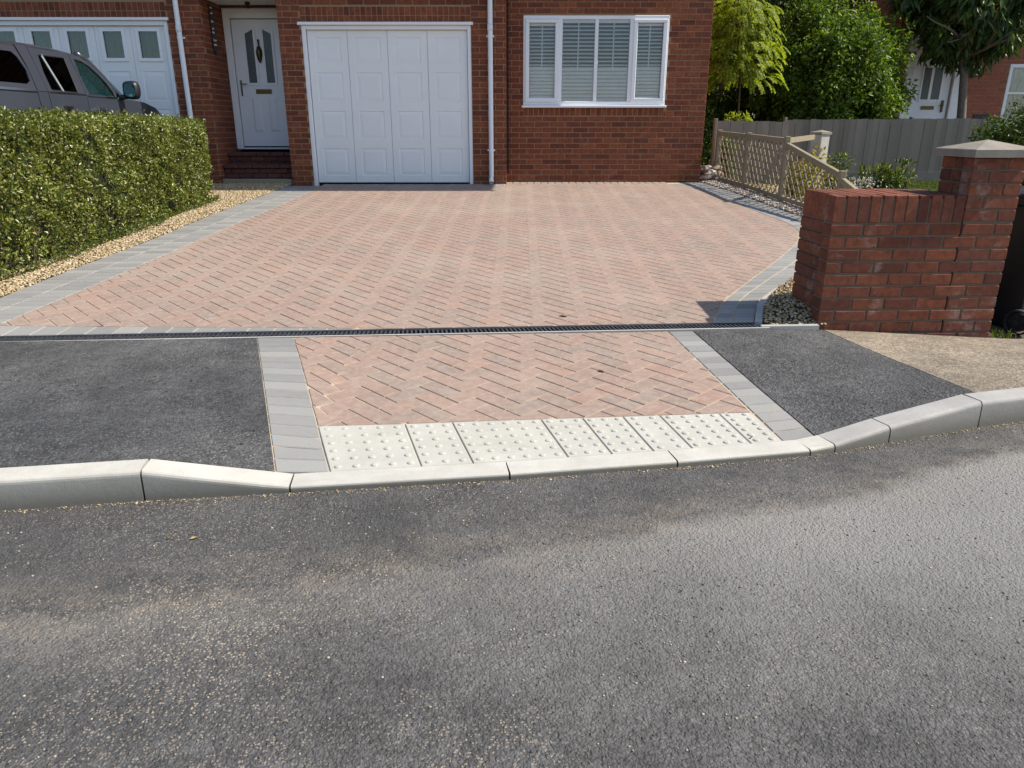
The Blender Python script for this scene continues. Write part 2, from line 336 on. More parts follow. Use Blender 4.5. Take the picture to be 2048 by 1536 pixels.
def mesh_np(name, V, F, mat, parent=None, smooth=False, **props):      # F: (n,k) faces of one size
    me = bpy.data.meshes.new(name); k = F.shape[1]
    me.vertices.add(len(V)); me.vertices.foreach_set('co', np.asarray(V, np.float32).ravel())
    me.loops.add(F.size); me.loops.foreach_set('vertex_index', F.astype(np.int32).ravel())
    me.polygons.add(len(F)); me.polygons.foreach_set('loop_start', np.arange(0, F.size, k, dtype=np.int32)); me.polygons.foreach_set('loop_total', np.full(len(F), k, np.int32))
    me.update(calc_edges=True); return link(name, me, mat, parent, smooth, **props)
def unit(a): return a / np.maximum(np.linalg.norm(a, axis=-1, keepdims=True), 1e-9)
def leaf_cloud(name, P, D, N, L, W, mat, parent, fold=.25, **props):
    """one folded leaf of two triangles at each point: P base, D direction, N face normal"""
    P, D, N = np.asarray(P), unit(np.asarray(D)), np.asarray(N); S = unit(np.cross(D, N)); N2 = np.cross(S, D)
    L = np.broadcast_to(L, len(P))[:, None]; W = np.broadcast_to(W, len(P))[:, None]
    mid = P + D * L * .45
    V = np.stack([P, mid + S * W * .5 + N2 * W * fold, P + D * L - N2 * L * .12, mid - S * W * .5 + N2 * W * fold], 1).reshape(-1, 3)
    b = np.arange(len(P))[:, None] * 4
    F = np.concatenate([b + [0, 1, 2], b + [0, 2, 3]], 0)
    return mesh_np(name, V, F, mat, parent, **props)
ICO_V = None
def ico():
    g = (1 + 5 ** .5) / 2
    v = np.array([(-1, g, 0), (1, g, 0), (-1, -g, 0), (1, -g, 0), (0, -1, g), (0, 1, g), (0, -1, -g), (0, 1, -g), (g, 0, -1), (g, 0, 1), (-g, 0, -1), (-g, 0, 1)]) / math.hypot(1, g)
    f = np.array([(0, 11, 5), (0, 5, 1), (0, 1, 7), (0, 7, 10), (0, 10, 11), (1, 5, 9), (5, 11, 4), (11, 10, 2), (10, 7, 6), (7, 1, 8), (3, 9, 4), (3, 4, 2), (3, 2, 6), (3, 6, 8), (3, 8, 9), (4, 9, 5), (2, 4, 11), (6, 2, 10), (8, 6, 7), (9, 8, 1)])
    return v, f
def rotmats(n):
    q = unit(rng.normal(size=(n, 4))); w, x, y, z = q.T
    return np.stack([1 - 2 * (y * y + z * z), 2 * (x * y - z * w), 2 * (x * z + y * w), 2 * (x * y + z * w), 1 - 2 * (x * x + z * z), 2 * (y * z - x * w), 2 * (x * z - y * w), 2 * (y * z + x * w), 1 - 2 * (x * x + y * y)], 1).reshape(n, 3, 3)
def stone_cloud(name, P, size, mat, parent=None, flat=.65, **props):
    v, f = ico(); n = len(P); sc = np.asarray(size)[:, None, None] * rng.uniform(.65, 1.25, (n, 1, 3))
    V = v[None] * sc * rng.uniform(.82, 1.15, (n, 12, 1)); V = np.einsum('nij,nkj->nki', rotmats(n), V); V[:, :, 2] *= flat
    V = V + np.asarray(P)[:, None, :]
    F = f[None] + (np.arange(n) * 12)[:, None, None]
    return mesh_np(name, V.reshape(-1, 3), F.reshape(-1, 3), mat, parent, **props)
def in_poly(pts, poly):
    pts = np.asarray(pts); x, y = pts[:, 0], pts[:, 1]; c = np.zeros(len(pts), bool); j = len(poly) - 1
    for i in range(len(poly)):
        xi, yi = poly[i]; xj, yj = poly[j]
        with np.errstate(divide='ignore', invalid='ignore'):
            c ^= ((yi > y) != (yj > y)) & (x < (xj - xi) * (y - yi) / (yj - yi + 1e-12) + xi)
        j = i
    return c
def scatter(poly, n):
    p = np.array(poly); lo, hi = p.min(0), p.max(0); out = np.zeros((0, 2))
    while len(out) < n:
        q = rng.uniform(lo, hi, (n * 2, 2)); out = np.concatenate([out, q[in_poly(q, poly)]])
    return out[:n]
def lerp(a, b, t): return a + (b - a) * t
def polyline_at(pl, t):         # arc-length parameter 0..1
    p = np.array(pl, float); s = np.r_[0, np.cumsum(np.linalg.norm(np.diff(p, axis=0), axis=1))]
    return np.stack([np.interp(np.asarray(t) * s[-1], s, p[:, i]) for i in range(p.shape[1])], -1), s[-1]
def smooth_line(pl, n=60):
    p = np.array(pl, float); P = np.vstack([2 * p[0] - p[1], p, 2 * p[-1] - p[-2]]); out = []
    for i in range(1, len(P) - 2):
        for t in np.linspace(0, 1, max(2, n // (len(p) - 1)), endpoint=False):
            a, b, c, d = P[i - 1], P[i], P[i + 1], P[i + 2]
            out.append(.5 * ((2 * b) + (-a + c) * t + (2 * a - 5 * b + 4 * c - d) * t * t + (-a + 3 * b - 3 * c + d) * t ** 3))
    out.append(p[-1]); return np.array(out)
def area(poly): return .5 * sum(poly[i][0] * poly[(i + 1) % len(poly)][1] - poly[(i + 1) % len(poly)][0] * poly[i][1] for i in range(len(poly)))
def clip_rect(subject, rect):   # Sutherland-Hodgman: subject polygon by a convex counter-clockwise one
    out = [tuple(p) for p in subject]
    for i in range(len(rect)):
        a, b = rect[i], rect[(i + 1) % len(rect)]; inp, out = out, []
        def sd(p): return (b[0] - a[0]) * (p[1] - a[1]) - (b[1] - a[1]) * (p[0] - a[0])
        for k in range(len(inp)):
            p, q = inp[k], inp[(k + 1) % len(inp)]; dp, dq = sd(p), sd(q)
            if dp >= 0: out.append(p)
            if (dp >= 0) != (dq >= 0):
                t = dp / (dp - dq); out.append((p[0] + (q[0] - p[0]) * t, p[1] + (q[1] - p[1]) * t))
        if not out: return []
    res = []
    for p in out:
        if not res or math.hypot(p[0] - res[-1][0], p[1] - res[-1][1]) > .004: res.append(p)
    if len(res) > 1 and math.hypot(res[0][0] - res[-1][0], res[0][1] - res[-1][1]) < .004: res.pop()
    return res
def inset(poly, d):             # convex polygon moved inward
    if area(poly) < 0: poly = poly[::-1]
    n = len(poly); out = []
    for i in range(n):
        p0, p1, p2 = (np.array(poly[(i + k) % n]) for k in (-1, 0, 1)); d1, d2 = unit(p1 - p0), unit(p2 - p1)
        n1, n2 = np.array((-d1[1], d1[0])), np.array((-d2[1], d2[0])); b = n1 + n2; L = float(b @ b)
        out.append(tuple(p1 + b * (2 * d / max(L, .35))))
    return out
def block_shape(poly, zf, gap, ch, thick, dz=0.0):
    """a paving block with bevelled top edges over polygon poly; zf gives the surface height"""
    q = inset(poly, gap); 
    if len(q) < 3 or area(q) < .0004: return None
    r = inset(q, ch)
    if area(r) < .0001: return None
    n = len(q); v = [(x, y, zf(x, y) - thick) for x, y in q] + [(x, y, zf(x, y) - ch + dz) for x, y in q] + [(x, y, zf(x, y) + dz) for x, y in r]
    f = [(i, (i + 1) % n, n + (i + 1) % n, n + i) for i in range(n)] + [(n + i, n + (i + 1) % n, 2 * n + (i + 1) % n, 2 * n + i) for i in range(n)] + [tuple(range(2 * n, 3 * n))]
    return v, f
def centred(v):                 # move a piece's own origin to its middle
    c = np.mean(np.array(v), 0); return [tuple(np.array(p) - c) for p in v], tuple(c)
def sheet(name, front, back, zf, mat, rows=8, cols=None, **props):   # a surface between two lines in plan
    a, b = np.array(front), np.array(back); n = len(a); V = []; F = []
    for j in range(rows + 1):
        for i in range(n):
            p = lerp(a[i], b[i], j / rows); V.append((p[0], p[1], zf(p[0], p[1])))
    for j in range(rows):
        for i in range(n - 1): F.append((j * n + i, j * n + i + 1, (j + 1) * n + i + 1, (j + 1) * n + i))
    m = MB(); m.add(V, F); return m.build(name, mat, fix=False, smooth=True, **props)

# ------------------------------------------------------------------ levels of the place
SL = (.467 - .08) / (11.2 - 4.25)
def zdrive(x, y): return .08 + SL * (y - 4.25)
KERB = [(-9.0, 1.10), (-6.0, 1.60), (-4.1, 1.895), (-3.2, 2.035), (-2.25, 2.182), (-1.301, 2.329), (-.803, 2.388), (-.008, 2.493), (.644, 2.601), (1.201, 2.707), (1.314, 2.741), (1.58, 2.837), (2.056, 3.006), (2.60, 3.16), (3.5, 3.41), (4.4, 3.62), (5.3, 3.78), (9.0, 4.2)]
KX = np.array([k[0] for k in KERB]); KY = np.array([k[1] for k in KERB])
KZ = np.array([.115, .115, .115, .115, .115, .115, .026, .026, .026, .026, .034, .072, .12, .12, .12, .12, .12, .12])
KW = .11
def ykerb(x): return float(np.interp(x, KX, KY))
def zkerb(x): return float(np.interp(x, KX, KZ))
def yback_k(x): return ykerb(x) + KW + .003
def ydf(x): return 4.293 + .0594 * x          # front and back of the drain
def ydb(x): return 4.416 + .0594 * x
def zfb(x): return float(np.interp(x, [-9, 1.5, 1.95, 3.1, 4.5, 9], [.079, .082, .066, -.005, -.03, -.03]))
def yfb(x): return ydf(min(x, 1.9)) - .016 if x < 1.6 else float(np.interp(x, [1.6, 1.9, 3.1, 9], [4.375, 4.42, 4.47, 4.7]))
def zfoot(x, y):
    k, b = yback_k(x), yfb(x); t = min(1.15, max(-.1, (y - k) / (b - k))); return lerp(zkerb(x) - .004, zfb(x), t)

# ------------------------------------------------------------------ the ground, road and footways
def zground(x, y):
    if y < 4.2: return -.16
    zl = float(np.interp(y, [4.2, 4.9, 7.4, 11.2, 16, 60], [-.02, .02, .26, .40, .62, .8]))      # left and middle
    zr = float(np.interp(y, [4.2, 4.6, 6.5, 9.5, 11.5, 14, 16.5, 60], [-.16, -.06, .10, .30, .37, .42, .70, .8]))
    w = min(1, max(0, (x - 3.1) / .25)); wl = min(1, max(0, (-4.55 - x) / .2))
    zn = float(np.interp(y, [4.2, 5.0, 7.0, 16, 60], [-.02, .12, .40, .42, .8]))
    z = lerp(zl - .03, zr, w); return lerp(z, zn, wl)
gx = np.r_[-900, -300, -80, -30, -14, np.arange(-9, 12.01, .25), 15, 30, 80, 300, 900]; gy = np.r_[-900, -300, -60, -12, 0, 2, 3, 4, 4.2, np.arange(4.4, 18, .3), 22, 30, 60, 300, 900]
V = np.array([(x, y, zground(x, y)) for y in gy for x in gx]); nx = len(gx)
F = np.array([(j * nx + i, j * nx + i + 1, (j + 1) * nx + i + 1, (j + 1) * nx + i) for j in range(len(gy) - 1) for i in range(nx - 1)])
mesh_np('ground', V, F, 'earth', smooth=True, kind='structure', label='brown earth under the gardens and beds', category='ground')
xs = np.r_[-300, -60, -20, np.arange(-9, 9.01, .25), 20, 60, 300]
sheet('road', [(x, -7.0) for x in xs], [(x, float(np.interp(x, KX, KY)) + .03) for x in xs], lambda x, y: -.012 * 0 - .0 + .012 * math.sin(x * .9) * 0, 'tarmac_road', 6, kind='structure', label='weathered grey tarmac road with dusty tan patches along the kerb', category='road')
SL_L0, SL_L1 = np.array((-1.504, ydf(-1.504) - .02)), np.array((-.886, yback_k(-.886)))      # left band of the crossing: outer edge
SL_R0, SL_R1 = np.array((-1.286, ydf(-1.286) - .02)), np.array((-.687, yback_k(-.687)))
SR_L0, SR_L1 = np.array((.945, ydf(.945) - .02)), np.array((1.122, yback_k(1.122)))
SR_R0, SR_R1 = np.array((1.103, ydf(1.103) - .02)), np.array((1.276, yback_k(1.276)))
def edge_sheet(name, fl, fr, bl, br, mat, label, n=16, rows=14):      # front left/right x, back left/right x
    fx = np.linspace(fl, fr, n); bx = np.linspace(bl, br, n)
    return sheet(name, [(x, yback_k(x)) for x in fx], [(x, yfb(x)) for x in bx], zfoot, mat, rows, kind='structure', label=label, category='footway')
edge_sheet('tarmac_footway', -8, -.886, -8, -1.504, 'tarmac_new', 'dark new tarmac footway beside the hedge end of the crossing', 40)
edge_sheet('tarmac_footway', 1.276, 2.10, 1.103, 1.925, 'tarmac_new', 'dark new tarmac wedge of footway between grey band and old footway', 20)
fo = edge_sheet('old_footway', 2.104, 8.5, 1.932, 8.5, 'tarmac_old', 'worn sandy coloured old footway in front of the brick garden wall', 40)
tt = np.linspace(0, 1, 30)
sheet('bedding_sand', [(x, yback_k(x)) for x in lerp(SL_L1[0], SR_R1[0], tt)], [(x, ydf(x) - .02) for x in lerp(SL_L0[0], SR_R0[0], tt)], lambda x, y: zfoot(x, y) - .0043, 'joint_sand', 24, kind='structure', label='pale sand showing in the joints of the crossing', category='sand')

xs = np.linspace(-11, -4.66, 30)
sheet('neighbour_drive', [(x, ydf(x) - .01) for x in xs], [(x, 11.19) for x in xs], lambda x, y: zground(x, y) + (.02 if y > 5 else .06), 'tarmac_new', 30, kind='structure', label='dark tarmac drive under the pickup truck behind the hedge', category='driveway')
# kerb
kerb = empty('kerb', (0, 2.4, 0), kind='structure', label='concrete kerb dropped in front of the paved crossing', category='kerb')
def kerb_stone(i0, i1):
    m = MB(); secs = 7; prof0 = None; rings = []
    for s in range(secs):
        t = s / (secs - 1); x = lerp(KX[i0], KX[i1], t); y = lerp(KY[i0], KY[i1], t); zt = lerp(KZ[i0], KZ[i1], t)
        d = unit(np.array((KX[i1] - KX[i0], KY[i1] - KY[i0]))); nrm = np.array((-d[1], d[0])); g = .0035 * (1 - 2 * t) if s in (0, secs - 1) else 0
        rr = min(.020, max(.013, zt * .5)); batter = max(0, zt - rr) * .03
        pr = [(0.0, -.06), (batter, zt - rr)] + [(batter + rr * (1 - math.cos(a)) * .9, zt - rr + rr * math.sin(a)) for a in (R(22), R(45), R(68), R(90))] + [(KW - .004, zt), (KW, zt - .004), (KW, -.06)]
        rings.append([(x + d[0] * g + nrm[0] * u, y + d[1] * g + nrm[1] * u, w) for u, w in pr])
    n = len(rings[0]); v = [p for r in rings for p in r]
    f = [(s * n + k, s * n + k + 1, (s + 1) * n + k + 1, (s + 1) * n + k) for s in range(secs - 1) for k in range(n - 1)]
    f += [tuple(range(n)), tuple(range((secs - 1) * n, secs * n))[::-1]]
    v, c = centred(v); m.add(v, f); o = m.build('kerb_stone', 'concrete_kerb' if i0 < 10 else 'kerb_grey', kerb); o.location = Vector(c) - kerb.location
for i in range(len(KERB) - 1): kerb_stone(i, i + 1)
# ------------------------------------------------------------------ block paving
def place_piece(name, shape, mat, parent):
    v, c = centred(shape[0]); m = MB(); m.add(v, shape[1]); o = m.build(name, mat, parent, fix=False); o.location = Vector(c) - parent.location; return o
W = .1015
def herring(region, rot, origin):
    """rectangles of a 45 degree herringbone that touch region: (centre, angle, polygon, whole)"""
    ca, sa = math.cos(rot), math.sin(rot); reg = [tuple(p) for p in region]; arr = np.array(reg); lo, hi = arr.min(0), arr.max(0); out = []
    N = int((hi - lo).max() / W) + 8
    def T(u, w): return (origin[0] + (u * ca - w * sa) * W, origin[1] + (u * sa + w * ca) * W)
    for n in range(-N, N):
        for k in range(-N // 2, N // 2):
            for (x0, x1, y0, y1, ang) in ((n, n + 2, n + 4 * k, n + 4 * k + 1, 0), (n, n + 1, n + 4 * k + 1, n + 4 * k + 3, 1)):
                cx, cy = T((x0 + x1) / 2, (y0 + y1) / 2)
                if cx < lo[0] - .12 or cx > hi[0] + .12 or cy < lo[1] - .12 or cy > hi[1] + .12: continue
                rect = [T(x0, y0), T(x1, y0), T(x1, y1), T(x0, y1)]
                ins = in_poly(rect, reg)
                if ins.all(): out.append((cx, cy, ang, rect, True))
                else:
                    p = clip_rect(reg, rect)
                    if len(p) >= 3 and abs(area(p)) > .0006: out.append((cx, cy, ang, p, False))
    return out
GAP, CH, TH = .0027, .0030, .05
def full_block_mesh():
    sh = block_shape([(-W, -W / 2), (W, -W / 2), (W, W / 2), (-W, W / 2)], lambda x, y: 0.0, GAP, CH, TH); m = MB(); m.add(*sh)
    me = bpy.data.meshes.new('block'); me.from_pydata(m.v, [], m.f); me.materials.append(M['paver_red']); return me
BLOCK = full_block_mesh()
def surf_matrix(x, y, zf, ang):
    e = .05; gxx = (zf(x + e, y) - zf(x - e, y)) / (2 * e); gyy = (zf(x, y + e) - zf(x, y - e)) / (2 * e)
    nrm = Vector((-gxx, -gyy, 1)).normalized(); ux = Vector((math.cos(ang), math.sin(ang), 0)); ux = (ux - nrm * ux.dot(nrm)).normalized(); uy = nrm.cross(ux)
    return Matrix(((ux.x, uy.x, nrm.x, x), (ux.y, uy.y, nrm.y, y), (ux.z, uy.z, nrm.z, zf(x, y)), (0, 0, 0, 1)))
def lay(blocks, zf, parent, rot, limit, rest_name):
    blocks = sorted(blocks, key=lambda b: b[1]); mb = MB(); nrest = 0; inv = parent.matrix_basis.inverted()
    # the ones that show largest stand nearest
    for i, (cx, cy, ang, poly, whole) in enumerate(blocks):
        dz = random.uniform(-.0006, .0006)
        if i < limit:
            if whole:
                o = bpy.data.objects.new('block', BLOCK); COL.objects.link(o); o.parent = parent
                mt = surf_matrix(cx, cy, zf, rot + ang * math.pi / 2 + R(random.uniform(-.35, .35))); mt.translation.z += dz; o.matrix_basis = inv @ mt
            else:
                sh = block_shape(poly, zf, GAP, CH, TH, dz)
                if sh: place_piece('block', sh, 'paver_red', parent)
        else:
            sh = block_shape(poly, zf, GAP, CH, TH, dz)
            if sh: mb.add(*sh); nrest += 1
    if nrest: o = mb.build(rest_name, 'paver_red', parent, fix=False, kind='stuff'); o.matrix_basis = inv
def rows_between(inner, outer, step, zf, parent, name, mat, gap=.0032, n=None, start=0.0):
    """blocks side by side between two lines, each its own piece"""
    _, L = polyline_at(outer, [0]); n = n or int(round(L / step)); ts = np.linspace(0, 1, n + 1)
    a, _ = polyline_at(inner, ts); b, _ = polyline_at(outer, ts)
    for i in range(n):
        sh = block_shape([tuple(a[i]), tuple(a[i + 1]), tuple(b[i + 1]), tuple(b[i])], zf, gap, .004, TH, random.uniform(-.001, .001))
        if sh: place_piece(name, sh, mat, parent)

LIN = smooth_line([(-3.205, 4.24), (-3.19, 4.53), (-3.132, 5.136), (-3.049, 6.198), (-2.935, 7.926), (-2.83, 9.2), (-2.775, 10.2), (-2.77, 10.98)])
LOUT = smooth_line([(-3.66, 4.21), (-3.62, 4.5), (-3.586, 5.071), (-3.545, 5.88), (-3.45, 7.081), (-3.40, 8.491), (-3.32, 9.706), (-3.236, 10.98)])
RIN = smooth_line([(1.275, 4.50), (1.305, 4.60), (1.475, 5.007), (1.813, 5.56), (2.302, 6.331), (2.70, 7.02), (2.90, 7.588), (2.93, 8.05), (2.82, 8.911), (2.66, 10.156), (2.50, 10.9), (2.36, 11.20)])
ROUT = smooth_line([(1.525, 4.515), (1.56, 4.62), (1.715, 5.007), (2.03, 5.45), (2.60, 6.20), (3.02, 6.88), (3.24, 7.5), (3.27, 8.08), (3.16, 8.911), (3.03, 10.156), (2.92, 10.9), (2.82, 11.40)])
drv = empty('driveway', (0, 7.5, 0), kind='structure', label='sloping driveway of red herringbone block paving with grey borders', category='driveway')
# bed of sand the blocks sit in
ts = np.linspace(0, 1, 40); a, _ = polyline_at(LOUT, ts); b, _ = polyline_at(ROUT, ts)
bed = sheet('bed', a, b, lambda x, y: zdrive(x, y) - .0044, 'joint_sand', 30); bed.parent = drv; bed.matrix_parent_inverse = drv.matrix_basis.inverted()
ftop = [(x, ydb(x) + .004) for x in np.linspace(-3.2, 1.27, 12)]
taper = [(x, ydb(x) + .006 + max(0, (-.75 - x) / 2.45) * .20) for x in np.linspace(-3.2, -.75, 12)]
front_line = taper + [(x, ydb(x) + .006) for x in np.linspace(-.6, 1.27, 8)]
front_line[0] = (LIN[3][0], taper[0][1])
HREG = front_line + [tuple(p) for p in RIN[2:]] + [(2.1, 11.20), (-.10, 11.20), (-.10, 10.98)] + [tuple(p) for p in LIN[::-1] if p[1] > front_line[0][1] + .03]
HROT = R(45 - .7)
lay(herring(HREG, HROT, (.13, 4.6)), zdrive, drv, HROT, 300, 'block_field')
lm = (LIN + LOUT) / 2; rm = RIN * .56 + ROUT * .44
rows_between(LIN[1:], lm[1:], .1045, zdrive, drv, 'border_block', 'paver_grey', n=66); rows_between(lm[1:], LOUT[1:], .1045, zdrive, drv, 'border_block', 'paver_grey', n=66)
rows_between(RIN, rm, .105, zdrive, drv, 'border_block', 'paver_grey', n=70); rows_between(rm, ROUT, .105, zdrive, drv, 'border_block', 'paver_grey', n=70)
xb = np.linspace(-2.76, -.11, 27)
rows_between(np.array([(x, 10.985) for x in xb]), np.array([(x, 11.185) for x in xb]), .1, zdrive, drv, 'threshold_block', 'paver_grey', n=26)
xb = np.linspace(-.09, 2.3, 24)
rows_between(np.array([(x, 11.205) for x in xb]), np.array([(x, 11.425) for x in xb]), .1, zdrive, drv, 'threshold_block', 'paver_red', n=23)
rows_between(np.array([(p[0], ydb(p[0]) + .004) for p in taper[:-1]]), np.array(taper[:-1]), .17, zdrive, drv, 'cut_block', 'paver_grey', n=14)
# concrete edging strip along the planted corner
er = ROUT[ROUT[:, 1] < 6.9]; ed = unit(np.gradient(er, axis=0)); en = np.c_[ed[:, 1], -ed[:, 0]]; EI = er + en * .003; EO = er + en * .052
rows_between(EI, EO, .6, lambda x, y: zdrive(x, y) + .008, drv, 'edging_stone', 'concrete_edge', n=15, gap=.0008)
rows_between(np.array([(1.53, 4.425), (1.90, 4.445)]), np.array([(1.53, 4.388), (1.90, 4.408)]), .3, lambda x, y: .10, drv, 'edging_stone', 'concrete_edge', n=1)

# crossing over the footway
cro = empty('vehicle_crossing', (0, 3.4, 0), kind='structure', label='crossing of red herringbone blocks over the footway between two grey bands', category='paving')
TB0, TB1 = np.array((-.834, 2.925)), np.array((1.079, 3.104))
CREG = [tuple(TB0 + (-.002, .004)), tuple(TB1 + (.004, .004)), tuple(SR_L0 + (.004, 0)), tuple(SL_R0 + (-.005, 0))]
lay(herring(CREG, HROT, (.05, 4.05)), zfoot, cro, HROT, 300, 'block_field')
for (o0, o1, i0, i1, n) in ((SL_L0, SL_L1, SL_R0, SL_R1, 17), (SR_L0, SR_L1, SR_R0, SR_R1, 16)):
    rows_between(np.array([o0, o1]), np.array([i0, i1]), .1, zfoot, cro, 'border_block', 'paver_grey', n=n)
# blister slabs
tac = empty('tactile_paving', (.2, 2.8, 0), kind='structure', label='row of pale blister paving slabs behind the dropped kerb', category='tactile paving')
fr = [657, 830, 931, 1120, 1210, 1297, 1379, 1508, 1578]; bk = [640, 806, 898, 1073, 1156, 1238, 1313, 1436, 1503]
ff = [(p - 657) / (1578 - 657) for p in fr]; fb = [(p - 640) / (1503 - 640) for p in bk]
for i in range(8):
    x0, x1 = lerp(SL_R1[0], SR_L1[0], ff[i]), lerp(SL_R1[0], SR_L1[0], ff[i + 1])
    b0, b1 = TB0 + (TB1 - TB0) * fb[i], TB0 + (TB1 - TB0) * fb[i + 1]
    q = [np.array((x0, yback_k(x0))), np.array((x1, yback_k(x1))), b1, b0]
    zf = lambda x, y: zfoot(x, y) + .001
    sh = block_shape([tuple(p) for p in q], zf, .0022, .003, .05, random.uniform(-.001, .001)); m = MB(); m.add(*sh)
    wd = float(np.linalg.norm(q[1] - q[0])); nc = max(2, int(round(wd / .066)))
    for r_ in range(6):
        for c_ in range(nc):
            p = lerp(lerp(q[0], q[1], (c_ + .5) / nc), lerp(q[3], q[2], (c_ + .5) / nc), (r_ + .5) / 6 + .002); zz = zf(*p); k = 12; o = len(m.v)
            for (rr, hh) in ((.0152, -.001), (.0130, .0032), (.0088, .0052), (.004, .0059)): m.v += [(p[0] + rr * math.cos(2 * math.pi * j / k), p[1] + rr * math.sin(2 * math.pi * j / k), zz + hh) for j in range(k)]
            for l in range(3): m.f += [(o + l * k + j, o + l * k + (j + 1) % k, o + (l + 1) * k + (j + 1) % k, o + (l + 1) * k + j) for j in range(k)]
            m.f.append(tuple(o + 3 * k + j for j in range(k)))
    place_piece('paving_slab', (m.v, m.f), 'concrete_slab', tac)
# channel drain
drn = empty('channel_drain', (0, 4.35, .06), label='black slotted channel drain across the foot of the driveway', category='drain')
def dpt(x, t, z): return (x - .0594 * (t - .5) * .12, lerp(ydf(x), ydb(x), t), zdrive(x, ydb(x)) - .003 + z)
def dbar(m, x0, x1, t0, t1, z0, z1, sh=0.0):
    v = [dpt(x + sh * (t - .5), t, z) for z in (z0, z1) for t in (t0, t1) for x in (x0, x1)]
    m.add(v, [(0, 2, 3, 1), (4, 5, 7, 6), (0, 1, 5, 4), (2, 6, 7, 3), (0, 4, 6, 2), (1, 3, 7, 5)])
m = MB()
for i in range(24): x0 = -4.2 + i * .2385; dbar(m, x0, x0 + .2385, .02, .98, -.10, -.045)
dbar(m, -4.2, 1.525, 0.0, .035, -.09, .000); dbar(m, -4.2, 1.525, .965, 1.0, -.09, .000)
o = m.build('channel', 'drain_black', drn); o.location = -drn.location
x = -4.2; gi = 0
while x < 1.50:
    x1 = min(x + .5, 1.523); m = MB(); dbar(m, x + .002, x1 - .002, .04, .13, -.03, -.002); dbar(m, x + .002, x1 - .002, .87, .96, -.03, -.002)
    lean = .0 if x < -1.2 else .022 * min(1, (x + 1.2) / 1.0)
    nb = int(round((x1 - x) / .0265))
    for k in range(nb):
        xa = x + (k + .28) * (x1 - x) / nb; dbar(m, xa, xa + .0125, .12, .88, -.028, -.004, -lean)
        if x < -1.2 and k % 3 == 0: dbar(m, xa, xa + .02, .45, .55, -.028, -.005)
    o = m.build('grate', 'drain_black', drn); o.location = -drn.location; x = x1
m = MB(); xs = np.linspace(-4.2, 1.58, 40)
for a, b in zip(xs[:-1], xs[1:]):
    v = [(x, ydf(x) - d, zdrive(x, ydb(x)) - .002 + z) for x in (a, b) for d, z in ((.001, -.05), (.001, 0), (.0155, 0), (.0155, -.05))]
    m.add(v, [(1, 5, 6, 2), (2, 6, 7, 3), (0, 4, 5, 1)])
o = m.build('edge_strip', 'concrete_kerb', drn, label='white edge strip in front of the grate'); o.location = -drn.location

# ------------------------------------------------------------------ brickwork
BR_CACHE = {}
def brick_mesh(l, d, h, mat):
    k = (round(l, 3), round(d, 3), round(h, 3), mat)
    if k not in BR_CACHE:
        v, f = CB(-k[0] / 2, k[0] / 2, -k[1] / 2, k[1] / 2, -k[2] / 2, k[2] / 2, .004)
        me = bpy.data.meshes.new('brick'); me.from_pydata(v, [], f); me.materials.append(M[mat]); BR_CACHE[k] = me
    return BR_CACHE[k]
def brick_obj(c, dims, mat, parent, rz=0.0, name='brick', jit=1.0):
    o = bpy.data.objects.new(name, brick_mesh(*dims, mat)); COL.objects.link(o); o.parent = parent
    j = .0012 * jit; o.location = Vector(c) + Vector((random.uniform(-j, j), random.uniform(-j, j), random.uniform(-j, j)))
    o.rotation_euler = (R(random.uniform(-.3, .3)) * jit, R(random.uniform(-.3, .3)) * jit, rz + R(random.uniform(-.4, .4)) * jit); return o
def courses(x0, x1, z0, z1, holes, bl=.225, ch=.075, jt=.0105, z_base=None):
    """stretcher bond between x0..x1, z0..z1 with rectangular holes (hx0,hx1,hz0,hz1): list of (xc, zc, length, height)"""
    out = []; zb = z_base if z_base is not None else z0; n0 = int(math.floor((z0 - zb) / ch + 1e-6))
    n = n0
    while zb + n * ch < z1 - .02:
        za, zc_ = max(z0, zb + n * ch), min(z1, zb + (n + 1) * ch - jt); n += 1
        if zc_ - za < .02: continue
        zm = (za + zc_) / 2; spans = [(x0, x1)]
        for (a, b, c, d) in holes:
            if c - .01 < zm < d + .01:
                ns = []
                for (s0, s1) in spans:
                    if b <= s0 or a >= s1: ns.append((s0, s1)); continue
                    if a > s0: ns.append((s0, a))
                    if b < s1: ns.append((b, s1))
                spans = ns
        off = (n % 2) * bl / 2
        for (s0, s1) in spans:
            k = math.floor((s0 - off) / bl); x = k * bl + off
            while x < s1:
                a, b = max(x, s0 - (0 if x <= s0 else 0)), min(x + bl, s1); x += bl
                la = a if a > s0 + .001 else s0; lb = b - jt if b < s1 - .001 else s1
                if lb - la > .03: out.append(((la + lb) / 2, zm, lb - la, zc_ - za))
    return out
def rowlock(x0, x1, z0, z1, jt=.010, w=.075):
    n = max(1, int(round((x1 - x0) / w))); p = (x1 - x0) / n
    return [(x0 + (i + .5) * p, (z0 + z1) / 2, p - jt, z1 - z0) for i in range(n)]
def joined_bricks(name, recs, xf, mat, parent, depth=.04, **props):
    """many bricks as one real mesh; xf maps (x along, out, z) to the place"""
    m = MB()
    for (xc, zc, l, h) in recs:
        j = random.uniform(-.0012, .0012); v, f = CB(xc - l / 2, xc + l / 2, -depth + j, j, zc - h / 2, zc + h / 2, .004)
        m.add([xf(p) for p in v], f)
    return m.build(name, mat, parent, fix=False, **props)

